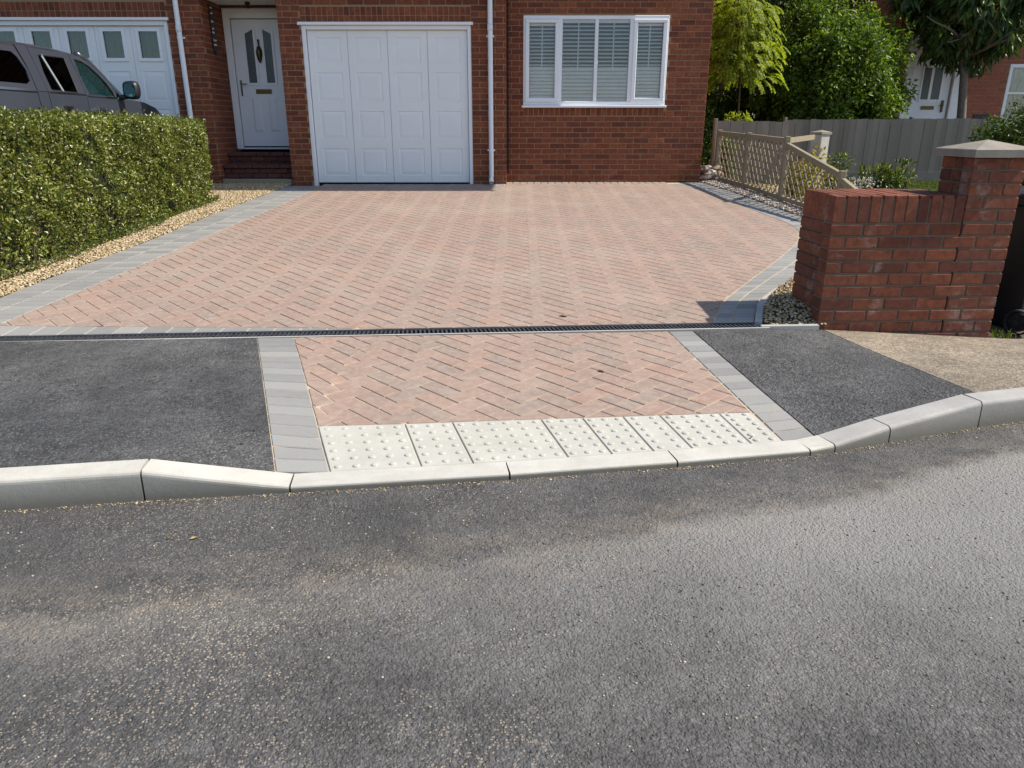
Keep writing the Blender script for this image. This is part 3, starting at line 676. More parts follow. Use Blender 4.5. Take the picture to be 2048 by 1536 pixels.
# ------------------------------------------------------------------ the brick house
house = empty('brick_house', (-2, 11.2, .4), label='red brick house with white garage door and white window at the driveway head', category='house')
HL = Vector(house.location)
def hb(m, name, mat, parent=house, **k):
    o = m.build(name, mat, parent, **k); o.location = -HL if parent is house else Vector((0, 0, 0)); return o
def sub(m, name, mat, parent, **k):            # sub-part of a part that sits at the house origin
    return m.build(name, mat, parent, **k)
YG_, YR_ = 11.2, 11.45; ZE = 5.15
GAR = (-2.913, -.565, -1, 2.583); LGAR = (-7.85, -4.745, -1, 2.640); POR = (-4.29, -3.225, -1, 2.93); WIN = (.160, 2.215, 1.535, 2.735)
# mortar bodies behind the bricks
m = MB(); y0, y1 = YG_ + .005, YG_ + .10
for a, b, c, d in ((-9.5, -7.85, .1, ZE), (-7.85, -4.745, 2.64, ZE), (-4.745, -4.29, .1, ZE), (-4.29, -3.225, 2.93, ZE), (-3.225, -2.913, .1, ZE), (-2.913, -.565, 2.583, ZE), (-.565, -.083, .1, ZE)): m.box(a + .0, b - .0, y0, y1, c, d)
m.box(-.183, -.086, YG_ + .10, YR_ + .05, .1, ZE)
gw = hb(m, 'wall', 'mortar_house'); yr0 = YR_ + .005; m = MB()
for a, b, c, d in ((-.083, .16, .1, ZE), (.16, 2.215, .1, 1.535), (.16, 2.215, 2.735, ZE), (2.215, 2.815, .1, ZE)): m.box(a, b, yr0, yr0 + .1, c, d)
m.box(2.72, 2.815, yr0 + .1, 19, .1, ZE); m.box(-9.5, 2.72, 18.9, 19, .1, ZE); m.box(-9.5, -9.4, YG_ + .1, 18.9, .1, ZE)
rw = hb(m, 'wall', 'mortar_house')
ZB = .36
recG = courses(-9.5, -.08, ZB, ZE, [LGAR[:2] + (-1, 2.875), POR, GAR[:2] + (-1, 2.818), (-.083 + 9, 9, 0, 0)], z_base=ZB)
recG += rowlock(-2.913, -.565, 2.588, 2.698) + rowlock(-2.913, -.565, 2.706, 2.818 - .008) + rowlock(-7.85, -4.745, 2.645, 2.755) + rowlock(-7.85, -4.745, 2.764, 2.868)
recR = courses(-.08, 2.82, ZB, ZE, [(.160, 2.215, 1.41, 2.735)], z_base=ZB) + rowlock(.16, 2.215, 1.415, 1.528)
def pick(recs, lim, key):
    recs = sorted(recs, key=key); return recs[:lim], recs[lim:]
vis = lambda r: (0 if r[1] < 2.95 else 9) + abs(r[0] - .6)
partG, restG = pick([r for r in recG], 150, vis); partR, restR = pick(recR, 150, vis)
for recs, Y, w in ((partG, YG_, gw), (partR, YR_, rw)):
    for (xc, zc, l, h) in recs: brick_obj((xc, Y + .02 , zc), (l, .04, h), 'brick_house', w, jit=.8)
joined_bricks('brickwork', restG, lambda p: (p[0], YG_ - p[1] * 1.0 if False else YG_ - p[1], p[2]), 'brick_house', gw, kind='stuff')
joined_bricks('brickwork', restR, lambda p: (p[0], YR_ - p[1], p[2]), 'brick_house', rw, kind='stuff')
# returns: porch cheeks, garage-side step, gable end
joined_bricks('brickwork', courses(11.2, 12.1, ZB, 2.95, [], z_base=ZB), lambda p: (-4.29 + p[1] + .0005, p[0], p[2]), 'brick_house', gw, kind='stuff')
joined_bricks('brickwork', courses(11.2, 12.1, ZB, 2.95, [], z_base=ZB), lambda p: (-3.225 - p[1] - .0005, p[0], p[2]), 'brick_house', gw, kind='stuff')
joined_bricks('brickwork', courses(11.24, 11.45, ZB, ZE, [], z_base=ZB), lambda p: (-.08 + p[1], p[0], p[2]), 'brick_house', gw, kind='stuff')
joined_bricks('brickwork', courses(11.45, 19.0, ZB, ZE, [], z_base=ZB), lambda p: (2.82 + p[1], p[0], p[2]), 'brick_house', rw, kind='stuff')
m = MB(); m.box(-4.43, -4.295, YG_ + .101, 12.3, .1, 3.0); m.box(-3.22, -3.08, YG_ + .101, 12.3, .1, 3.0); hb(m, 'porch_cheek', 'mortar_house')
m = MB(); m.box(-4.33, -3.19, 11.30, 12.28, 2.945, 3.05); hb(m, 'porch_soffit', 'soffit_white')
m = MB(); m.box(-4.29, -3.225, 12.02, 12.30, 2.915, 2.944); hb(m, 'porch_lintel', 'brick_step')
m = MB(); m.tube([(-3.78, 11.72, 2.945), (-3.78, 11.72, 2.90)], [.03, .045], 12); m.tube([(-3.78, 11.72, 2.90), (-3.78, 11.72, 2.86)], [.02, .035], 12); hb(m, 'porch_light', 'brass')
m = MB(); m.box(-9.4, -4.75, 12.6, 12.7, .1, 3.4); m.box(-4.7, 2.7, 13.2, 13.3, .1, 3.4); hb(m, 'inner_wall', 'interior')
m = MB(); m.prism([(10.40, 5.0), (10.40, 5.12), (15.1, 8.0), (19.5, 5.12), (19.5, 5.0)], 'x', -9.8, 3.7); rf = hb(m, 'roof', 'roof_tile')  # unseen roof, its eaves deepened and lengthened to cast the ground shadow
m = MB(); m.box(-9.8, 3.7, 10.31, 10.397, 4.96, 5.06); sub(m, 'gutter', 'upvc', rf)
# steps to the front door
def stepbricks(m, x0, x1, yf, z0, z1, nz):
    for k in range(nz):
        n = int(round((x1 - x0) / .222)); p = (x1 - x0) / n; h = (z1 - z0) / nz
        for i in range(-1, n):
            a = max(x0, x0 + i * p + (k % 2) * p / 2); b = min(x1, x0 + (i + 1) * p + (k % 2) * p / 2)
            if b - a > .03: m.box(a + .004, b - .004, yf, yf + .09, z0 + k * h + .003, z0 + (k + 1) * h - .003, .004)
m = MB(); m.box(-4.285, -3.23, 11.72, 12.09, .3, .845); m.box(-4.285, -3.23, 11.47, 11.72, .3, .68); st = hb(m, 'steps', 'brick_step')
m = MB(); stepbricks(m, -4.285, -3.23, 11.66, .69, .84, 2); stepbricks(m, -4.285, -3.23, 11.40, .535, .675, 2); sub(m, 'riser_bricks', 'brick_step', st)
for yf, z0 in ((11.63, .842), (11.37, .678)):
    m = MB(); n = 5
    for i in range(n): p = 1.055 / n; m.box(-4.285 + i * p + .003, -4.285 + (i + 1) * p - .003, yf, yf + .24, z0, z0 + .055, .008)
    sub(m, 'tread', 'brick_step', st)
m = MB(); m.box(-4.27, -3.24, 11.24, 11.405, .30, .53, .012); sub(m, 'base_slab', 'concrete_sill', st)
# front door
dr = empty('front_door', (0, 0, 0), parent=house); dr.location = -HL; DY = 12.10
m = MB()
m.box(-4.285, -4.185, DY - .04, DY + .06, .93, 2.915, .006); m.box(-3.395, -3.235, DY - .04, DY + .06, .93, 2.915, .006); m.box(-4.185, -3.395, DY - .04, DY + .06, 2.775, 2.915, .006); m.box(-4.185, -3.395, DY - .05, DY + .06, .93, .955, .004)
sub(m, 'frame', 'upvc', dr)
m = MB(); yl = DY - .015
m.box(-4.175, -3.405, yl, yl + .045, .975, 2.765, .004)
sub(m, 'leaf', 'upvc_door', dr)
for gx0, gx1, slope in ((-3.985, -3.865, 1), (-3.715, -3.595, -1)):
    zt0, zt1 = (2.57, 2.63) if slope > 0 else (2.63, 2.57); poly = [(gx0, 1.89), (gx1, 1.89), (gx1, zt1), (gx0, zt0)]
    m = MB(); m.prism(poly, 'y', yl - .004, yl - .001); sub(m, 'glass', 'glass_obscure', dr)
    m = MB(); e = .035; outer = [(gx0 - e, 1.89 - e), (gx1 + e, 1.89 - e), (gx1 + e, zt1 + e), (gx0 - e, zt0 + e)]
    for k in range(4): m.prism([outer[k], outer[(k + 1) % 4], poly[(k + 1) % 4], poly[k]], 'y', yl - .016, yl + .002)
    sub(m, 'glass_trim', 'upvc_door', dr)
for gx0, gx1 in ((-3.985, -3.84), (-3.735, -3.595)):
    m = MB(); z0, z1 = 1.19, 1.69; e = .03; ou = [(gx0, z0), (gx1, z0), (gx1, z1), (gx0, z1)]; inn = [(gx0 + e, z0 + e), (gx1 - e, z0 + e), (gx1 - e, z1 - e), (gx0 + e, z1 - e)]
    v = [(a, yl - .0015, b) for a, b in ou] + [(a, yl - .014, b) for a, b in inn]; m.add(v, [(k, (k + 1) % 4, 4 + (k + 1) % 4, 4 + k) for k in range(4)] + [(4, 5, 6, 7)])
    sub(m, 'panel', 'upvc_door', dr)
m = MB(); m.box(-3.905, -3.665, yl - .012, yl, 1.735, 1.80, .004); sub(m, 'letter_box', 'brass', dr)
m = MB(); prof = [(.0, .012), (.05, .032), (.11, .045), (.16, .046), (.21, .030), (.235, .012)]; m.tube([(-3.79, yl - .025, 2.17 + a) for a, _ in prof], [b for _, b in prof], 12); m.tube([(-3.79, yl - .02, 2.40), (-3.79, yl - .02, 2.44), (-3.79, yl - .02, 2.49)], [.008, .014, .018], 8); sub(m, 'knocker', 'brass', dr, smooth=True)
m = MB(); m.box(-4.135, -4.105, yl - .01, yl, 1.70, 1.93, .004); m.tube([(-4.12, yl - .01, 1.87), (-4.12, yl - .05, 1.87), (-4.02, yl - .05, 1.87)], .009, 8); m.tube([(-4.12, yl - .012, 1.77), (-4.12, yl - .003, 1.77)], .012, 8); sub(m, 'handle', 'chrome', dr)
# main garage door
def garage(name, X0, X1, Z0, Z1, Y, cols, rows, frame_w, glazed=False):
    g = empty(name, (0, 0, 0), parent=house); g.location = -HL
    m = MB(); fw = frame_w
    m.box(X0, X0 + fw, Y - .055, Y + .07, Z0 - .1, Z1, .006); m.box(X1 - fw, X1, Y - .055, Y + .07, Z0 - .1, Z1, .006); m.box(X0 + fw, X1 - fw, Y - .055, Y + .07, Z1 - fw, Z1, .006)
    sub(m, 'frame', 'upvc', g)
    m = MB(); m.box(X0 - .04, X1 + .03, Y - .10, Y - .055, Z1 - .002, Z1 + .038, .006); sub(m, 'drip_rail', 'upvc', g)
    xa, xb = X0 + fw + .006, X1 - fw - .006; p = (xb - xa) / cols; zb = Z0 + .02
    for i in range(cols):
        m = MB(); l0, l1 = xa + i * p + .0025, xa + (i + 1) * p - .0025; y = Y
        for r, (za, zt) in enumerate(rows):
            a0, a1 = l0 + p * .17, l1 - p * .17
            if glazed and r == 0: continue
            e = .055; ou = [(a0, za), (a1, za), (a1, zt), (a0, zt)]; mid = [(a0 + .008, za + .008), (a1 - .008, za + .008), (a1 - .008, zt - .008), (a0 + .008, zt - .008)]; inn = [(a0 + e, za + e), (a1 - e, za + e), (a1 - e, zt - e), (a0 + e, zt - e)]
            v = [(a, y, b) for a, b in ou] + [(a, y + .009, b) for a, b in mid] + [(a, y + .001, b) for a, b in inn]
            m.add(v, [(k, (k + 1) % 4, 4 + (k + 1) % 4, 4 + k) for k in range(4)] + [(4 + k, 4 + (k + 1) % 4, 8 + (k + 1) % 4, 8 + k) for k in range(4)] + [(8, 9, 10, 11)])
        # the flat of the panel around the fielded squares, as a ladder of quads
        zs = [zb] + [q for r in rows[::-1] for q in r] + [Z1 - fw - .004]; a0, a1 = l0 + p * .17, l1 - p * .17
        for k in range(0, len(zs), 2): m.add([(l0, y, zs[k]), (l1, y, zs[k]), (l1, y, zs[k + 1]), (l0, y, zs[k + 1])], [(0, 1, 2, 3)])
        for (za, zt) in rows:
            m.add([(l0, y, za), (a0, y, za), (a0, y, zt), (l0, y, zt)], [(0, 1, 2, 3)]); m.add([(a1, y, za), (l1, y, za), (l1, y, zt), (a1, y, zt)], [(0, 1, 2, 3)])
        for l in (l0, l1): m.add([(l, y, zb), (l, y + .03, zb), (l, y + .03, Z1 - fw), (l, y, Z1 - fw)], [(0, 1, 2, 3)])
        m.add([(l0, y, zb), (l1, y, zb), (l1, y + .03, zb), (l0, y + .03, zb)], [(0, 1, 2, 3)])
        pn = sub(m, 'panel', 'garage_paint', g)
        if glazed:
            za, zt = rows[0]; e = .03
            m = MB(); poly = [(a0 + e, za + e), (a1 - e, za + e), (a1 - e, zt - e), (a0 + e, zt - e)]; ou = [(a0 - .012, za - .012), (a1 + .012, za - .012), (a1 + .012, zt + .012), (a0 - .012, zt + .012)]
            for k in range(4): m.prism([ou[k], ou[(k + 1) % 4], poly[(k + 1) % 4], poly[k]], 'y', y - .02, y + .004)
            sub(m, 'window_trim', 'upvc', g)
            m = MB(); m.box(a0 + .01, a1 - .01, y + .006, y + .010, za + .01, zt - .01); sub(m, 'pane', 'glass_garage', g)
            m = MB(); m.box(a0, a1, y + .09, y + .095, za - .01, zt); sub(m, 'net_curtain', 'net_curtain', g)
    m = MB(); m.box(X0 + fw, X1 - fw, Y + .12, Y + .14, Z0 - .1, Z1); m.box(X0 + fw, X1 - fw, Y + .03, Y + .12, Z0 - .12, Z0 + .012)
    sub(m, 'dark_inside', 'dark_gap', g)
    return g
garage('garage_door', GAR[0], GAR[1], .465, 2.583, 11.27, 4, [(2.114, 2.434), (1.601, 1.984), (1.093, 1.474), (.582, .961)], .055)
garage('glazed_garage_door', LGAR[0], LGAR[1], .44, 2.640, 11.27, 6, [(2.14, 2.54), (1.608, 1.997), (1.10, 1.50), (.58, .96)], .06, True)
# window with blinds
wn_ = empty('window', (0, 0, 0), parent=house); wn_.location = -HL; Y = YR_ - .012
x0, x1, z0, z1 = WIN; m = MB(); fw = .035
m.box(x0, x1, Y, Y + .07, z1 - .05, z1, .006); m.box(x0, x1, Y, Y + .07, z0 + .022, z0 + .075, .006); m.box(x0, x0 + fw, Y, Y + .07, z0 + .075, z1 - .05, .006); m.box(x1 - fw, x1, Y, Y + .07, z0 + .075, z1 - .05, .006)
for a, b in ((.655, .715), (1.172, 1.222), (1.665, 1.725)): m.box(a, b, Y + .002, Y + .068, z0 + .075, z1 - .05, .005)
sub(m, 'frame', 'upvc', wn_)
m = MB(); m.box(x0 - .02, x1 + .02, Y - .05, Y + .02, z0 - .012, z0 + .020, .006); sub(m, 'sill', 'upvc', wn_)
gl = [(.245, .61), (.715, 1.172), (1.222, 1.665), (1.775, 2.135)]
for k, (a, b) in enumerate(gl):
    za, zt = (1.655, 2.64) if k in (0, 3) else (1.615, 2.68)
    if k in (0, 3):
        m = MB(); e = .058; sx0, sx1, sz0, sz1 = a - e, b + e, za - e, zt + e * .8
        m.box(sx0, sx1, Y - .018, Y + .03, sz0, za, .007); m.box(sx0, sx1, Y - .018, Y + .03, zt, sz1, .007); m.box(sx0, a, Y - .018, Y + .03, za, zt, .007); m.box(b, sx1, Y - .018, Y + .03, za, zt, .007)
        sub(m, 'sash', 'upvc', wn_)
    m = MB(); m.box(a - .01, b + .01, Y + .034, Y + .040, za - .005, zt + .005); sub(m, 'pane', 'glass_clear', wn_)
    n = 21; ptch = (zt - za) / n
    for i in range(n):
        zc = za + (i + .5) * ptch; openish = i > 8; ang = R(30) if openish else R(52); w = .054 if openish else .064
        m = MB(); dy, dz = math.cos(ang) * w / 2, math.sin(ang) * w / 2
        yb = Y + .074
        v = [(a - .005, yb - dy, zc - dz), (b + .005, yb - dy, zc - dz), (b + .005, yb, zc + .004), (a - .005, yb, zc + .004), (b + .005, yb + dy, zc + dz), (a - .005, yb + dy, zc + dz)]
        m.add(v, [(0, 1, 2, 3), (3, 2, 4, 5)]); sub(m, 'slat', 'blind', wn_)
    m = MB(); xm = (a + b) / 2; m.box(xm - .006, xm + .006, Y + .046, Y + .048, za + .42, zt); sub(m, 'blind_tape', 'blind', wn_)
    m = MB(); m.box(a, b, Y + .055, Y + .10, zt - .03, zt + .01); sub(m, 'head_rail', 'blind', wn_)
m = MB(); m.box(x0, x1, Y + .30, Y + .31, z0, z1); sub(m, 'dark_room', 'interior', wn_)  # dark sheet; the unlit room's shade put into its colour
# downpipes
def downpipe(x, Y, z0, z1, kick=True):
    m = MB(); r = .034
    m.tube([(x, Y - .05, z1), (x, Y - .05, z0 + .10), (x, Y - .065, z0 + .04), (x, Y - .10, z0)], r, 14, cap=False); m.tube([(x, Y - .065, z0 + .04), (x, Y - .10, z0)], r - .006, 14, cap=False)
    o = hb(m, 'downpipe', 'upvc', smooth=True)
    for zc in (z0 + .45, z0 + 1.95):
        m = MB(); m.box(x - .055, x + .055, Y - .02, Y - .004, zc - .012, zc + .012, .003); m.tube([(x, Y - .05, zc - .014), (x, Y - .05, zc + .014)], r + .004, 14); sub(m, 'bracket', 'upvc', o)
    m = MB(); m.tube([(x, Y - .05, z0 + 2.02), (x, Y - .05, z0 + 2.10)], r + .005, 14); sub(m, 'socket', 'upvc', o, smooth=True)
downpipe(-.300, YG_, .49, 5.0); downpipe(-4.575, YG_, .47, 5.0)
# vertical dark cable at the inner corner
m = MB(); m.tube([(-.055, YR_ - .012, 5.0), (-.057, YR_ - .012, 2.2), (-.055, YR_ - .012, .6)], .008, 6); hb(m, 'cable', 'iron')
# dark plaque on the porch cheek
pq = empty('hanging_plaque', (-4.272, 11.62, 2.6), label='dark narrow plaque with small white figures hung in the porch', category='plaque')
m = MB(); m.box(-.004, .004, -.075, .075, -.30, .29, .003); m.prism([(-.05, -.30), (.05, -.30), (0, -.37)], 'x', -.004, .004); m.build('board', 'iron', pq)
random.seed(3)
for zc in (.24, .17, .06, -.03, -.08, -.18, -.24):
    for k in range(random.choice((2, 3))):
        m = MB(); yy = -.05 + k * .04; h = random.uniform(.012, .028); m.tube([(.005, yy, zc), (.006, yy + random.uniform(-.012, .012), zc + h), (.005, yy + .018, zc + h * .3)], .0045, 5); m.build('figure_mark', 'upvc', pq)

# ------------------------------------------------------------------ brick garden wall and pier
gwall = empty('garden_wall', (1.90, 4.45, .05), R(3.0), label='low red brick garden wall with soldier coping and capped pier', category='wall')
LW = 1.125; BL, CHT = .203, .0752
ZT = [.712 - .05 - i * CHT for i in range(10)]      # joint lines under the soldier course, in the wall's own frame
m = MB(); m.box(.006, .80, .005, .115, -.25, .80); m.box(.05, .80, .116, .18, -.25, .70); m.box(.045, .80, .181, .50, -.25, .70); core = m.build('core', 'mortar_wall', gwall)
m = MB(); m.box(.812, LW - .006, .005, .30, -.30, 1.035); pier = m.build('pier', 'mortar_wall', gwall)
m2 = 0
for i in range(11):
    z1 = ZT[0] - i * CHT - .010; z0 = z1 - .0645; off = .5 if i % 2 else 0.0
    x = -off * BL
    xs_ = []
    while x < LW - .01:
        a, b = max(0, x), min(LW, x + BL - .010); x += BL
        if b - a > .035: xs_.append((a, b))
    for a, b in xs_:
        if abs(b - LW) > 1e-6 and LW - b < .05: b = LW
        par = core if (a + b) / 2 < .80 else pier
        brick_obj(((a + b) / 2, .052, (z0 + z1) / 2), (b - a, .104, z1 - z0), 'brick_wall', par)
    # left end: the front leaf shows its header, the rear leaf, deepened to widen its shadow, stands 4 cm further out with an open slot between
    a = .035
    brick_obj((a + .06, .34, (z0 + z1) / 2), (.12, .33, z1 - z0), 'brick_wall', core)
    for xx in (.26, .46, .66): brick_obj((xx, .455, (z0 + z1) / 2), (.195, .10, z1 - z0), 'brick_wall', core)
    # pier flank on the garden side
    brick_obj((LW - .056, .18, (z0 + z1) / 2), (.104, .13, z1 - z0), 'brick_wall', pier) if i % 2 else None
# soldier coping
ns = 11; pw = .805 / ns
for k in range(ns):
    w = pw - .009; brick_obj((pw * (k + .5), .055, .742), (w, .110, .158), 'brick_wall', core, jit=1.1)
    brick_obj((pw * (k + .5) + (.018 if k == 0 else 0), .310, .742), (w - (.036 if k == 0 else 0), .385, .158), 'brick_wall', core, jit=1.1)
# pier above the coping
for i in range(5):
    z0 = .665 + .004 + i * CHT - .002; z1 = z0 + .0645; P0, P1 = .805, LW
    xs_ = [(P0, P0 + .0955), (P0 + .1055, P1)] if i % 2 else [(P0, P0 + .2), (P0 + .21, P1)]
    for a, b in xs_: brick_obj(((a + b) / 2, .052, (z0 + z1) / 2), (b - a, .104, z1 - z0), 'brick_wall', pier)
    for a, b in (((.114, .20), (.21, .31)) if i % 2 else ((.114, .16), (.17, .31))): brick_obj((P0 + .05, (a + b) / 2, (z0 + z1) / 2), (.10, b - a, z1 - z0), 'brick_wall', pier); brick_obj((P1 - .05, (a + b) / 2, (z0 + z1) / 2), (.10, b - a, z1 - z0), 'brick_wall', pier)
m = MB(); cx0, cx1, cy0, cy1, zb, zt = .775, LW + .04, -.04, .36, 1.035, 1.078
a = [(cx0, cy0), (cx1, cy0), (cx1, cy1), (cx0, cy1)]; cxm, cym = (cx0 + cx1) / 2, (cy0 + cy1) / 2
v = [(x, y, zb) for x, y in a] + [(x, y, zt) for x, y in a] + [(lerp(x, cxm, .03), lerp(y, cym, .03), zt + .004) for x, y in a] + [(cxm, cym, 1.132)]
m.add(v, [(0, 3, 2, 1)] + [(k, (k + 1) % 4, 4 + (k + 1) % 4, 4 + k) for k in range(4)] + [(4 + k, 4 + (k + 1) % 4, 8 + (k + 1) % 4, 8 + k) for k in range(4)] + [(8 + k, 8 + (k + 1) % 4, 12) for k in range(4)])
m.build('cap', 'concrete_cap', pier)

# ------------------------------------------------------------------ wheeled bin
bn = empty('wheeled_bin', (3.42, 4.98, -.045), R(28), label='black wheeled bin standing behind the brick pier', category='bin')
m = MB()
def ring(w, d, z, yo=0): return [(-w, -d + yo, z), (w, -d + yo, z), (w, d + yo, z), (-w, d + yo, z)]
rs = [ring(.17, .19, .03, .02), ring(.175, .20, .10, .02), ring(.225, .25, .82), ring(.24, .265, .83), ring(.24, .265, .87)]
v = [p for r in rs for p in r]; m.add(v, [(k + l * 4, (k + 1) % 4 + l * 4, 4 + (k + 1) % 4 + l * 4, 4 + k + l * 4) for l in range(4) for k in range(4)] + [(3, 2, 1, 0)])
bb = m.build('body', 'bin_plastic', bn); bv = bb.modifiers.new('b', 'BEVEL'); bv.width = .018; bv.segments = 3
m = MB(); v = [(-.25, -.29, .872), (.25, -.29, .872), (.25, .28, .872), (-.25, .28, .872), (-.25, -.29, .90), (.25, -.29, .90), (.25, .28, .89), (-.25, .28, .89), (-.19, -.2, .925), (.19, -.2, .925), (.19, .19, .915), (-.19, .19, .915)]
m.add(v, [(k + l * 4, (k + 1) % 4 + l * 4, 4 + (k + 1) % 4 + l * 4, 4 + k + l * 4) for l in range(2) for k in range(4)] + [(3, 2, 1, 0), (8, 9, 10, 11)]); lb = m.build('lid', 'bin_lid', bn); bv = lb.modifiers.new('b', 'BEVEL'); bv.width = .012; bv.segments = 2
m = MB(); m.tube([(-.2, -.32, .86), (.2, -.32, .86)], .013, 10); m.obox((-.18, -.27, .86), (-.18, -.32, .86), .03, .03); m.obox((.18, -.27, .86), (.18, -.32, .86), .03, .03); m.build('handle', 'bin_plastic', bn)
m = MB(); m.tube([(-.24, -.20, .085), (.24, -.20, .085)], .010, 10); m.build('axle', 'chrome', bn)
for sx in (-1, 1):
    m = MB(); x = sx * .215
    m.tube([(x - .024, -.20, .085), (x - .02, -.20, .085), (x + .02, -.20, .085), (x + .024, -.20, .085)], [.075, .085, .085, .075], 28, cap=False)
    m.tube([(x + .024, -.20, .085), (x + .024, -.20, .085)], [.075, .055], 28, cap=False); m.tube([(x - .024, -.20, .085), (x - .024, -.20, .085)], [.055, .075], 28, cap=False)
    for k in range(5):
        a = 2 * math.pi * k / 5; m.obox((x, -.20 + .015 * math.cos(a), .085 + .015 * math.sin(a)), (x, -.20 + .06 * math.cos(a), .085 + .06 * math.sin(a)), .02, .018, (1, 0, 0))
    m.tube([(x - .026, -.20, .085), (x + .026, -.20, .085)], .02, 14); m.tube([(x, -.2, .085), (x + .001, -.2, .085)], [.058, .058], 20)
    m.build('wheel', 'rubber', bn, fix=False)

# ------------------------------------------------------------------ gravel beds
def bed_patch(name, poly, zf, n, size, mat, label, under):
    root = empty(name, (poly[0][0], poly[0][1], 0), kind='stuff', label=label, category='gravel')
    tri = tessellate_polygon([[Vector((x, y, 0)) for x, y in poly]]); m = MB(); m.add([(x, y, zf(x, y) - .006) for x, y in poly], [tuple(t) for t in tri]); b = m.build('bed_surface', under, root); b.location = -root.location
    p = scatter(poly, n); sz = rng.uniform(*size, n); z = np.array([zf(x, y) for x, y in p]) + rng.uniform(-.003, .012, n)
    o = stone_cloud('pebbles', np.c_[p, z], sz, mat, root, kind='stuff'); o.location = -root.location
    return root
LO = [tuple(p) for p in LOUT]
left_poly = [(p[0] - .004, p[1]) for p in LO] + [(-3.235, 11.24), (-4.45, 11.24), (-4.45, 9.75), (-4.05, 9.6), (-4.05, 4.15), (-3.66, 4.21)]
bed_patch('golden_gravel', left_poly, lambda x, y: zdrive(x, y) - .004, 26000, (.006, .0135), 'gravel_gold', 'golden gravel strip between hedge and grey driveway border', 'earth')
corner_poly = [(p[0] + .005, p[1] - .002) for p in EO] + [(3.2, 6.8), (3.2, 5.2), (2.4, 4.93), (1.96, 4.86), (1.96, 4.45), (1.62, 4.435)]
bed_patch('corner_gravel', corner_poly, lambda x, y: zdrive(x, y) + .012 + .035 * max(0, min(1, (x - 1.65) / .3)) * max(0, min(1, (y - 4.52) / .25)) - .018 * max(0, min(1, (4.56 - y) / .08)), 7600, (.005, .0115), 'gravel_gold', 'brown and white gravel in the corner beside the brick wall end', 'earth')
RO = [tuple(p) for p in ROUT if p[1] > 6.9]
strip_poly = [(p[0] + .004, p[1]) for p in RO] + [(3.12, 11.7), (3.40, 10.6), (3.52, 9.4), (3.60, 8.2), (3.70, 6.9)]
bed_patch('fence_gravel', strip_poly, lambda x, y: zdrive(x, y) + .002, 7000, (.008, .019), 'gravel_pink', 'pinkish pebble strip at the foot of the lattice fence', 'gravel_pink')
yard_poly = [(3.74, 6.9), (3.66, 8.2), (3.58, 9.4), (3.46, 10.6), (3.2, 11.7), (4.6, 11.8), (4.9, 9.5), (4.9, 7.2)]
bed_patch('garden_gravel', yard_poly, lambda x, y: zground(x, y) + .03, 9000, (.010, .022), 'gravel_gold', 'pale garden gravel behind the lattice fence', 'gravel_gold')
# loose chippings and grit on the carriageway
n = 9000; p = np.c_[rng.uniform(-2.6, 3.0, n), rng.uniform(1.2, 3.0, n)]; keep = np.array([y < ykerb(x) - .02 for x, y in p])
from math import sin
dens = .35 + .65 * (np.sin(p[:, 0] * 2.1 + p[:, 1] * 4) * .5 + .5) * (p[:, 0] < .6); keep &= rng.random(n) < dens; p = p[keep]
stone_cloud('loose_chippings', np.c_[p, np.full(len(p), .0012)], rng.uniform(.0014, .0042, len(p)), 'chips', flat=.5, kind='stuff', label='loose stone chippings scattered over the road surface', category='chippings')
n = 1100; xs = rng.uniform(-2.2, 2.8, n); p = np.c_[xs, [ykerb(x) - abs(rng.normal(0, .014)) - .003 for x in xs]]
stone_cloud('channel_chippings', np.c_[p, np.full(n, .002)], rng.uniform(.0012, .0036, n) * (1 + (rng.random(n) > .97)), 'gravel_gold', flat=.6, kind='stuff', label='small golden stones lying along the kerb foot', category='chippings')

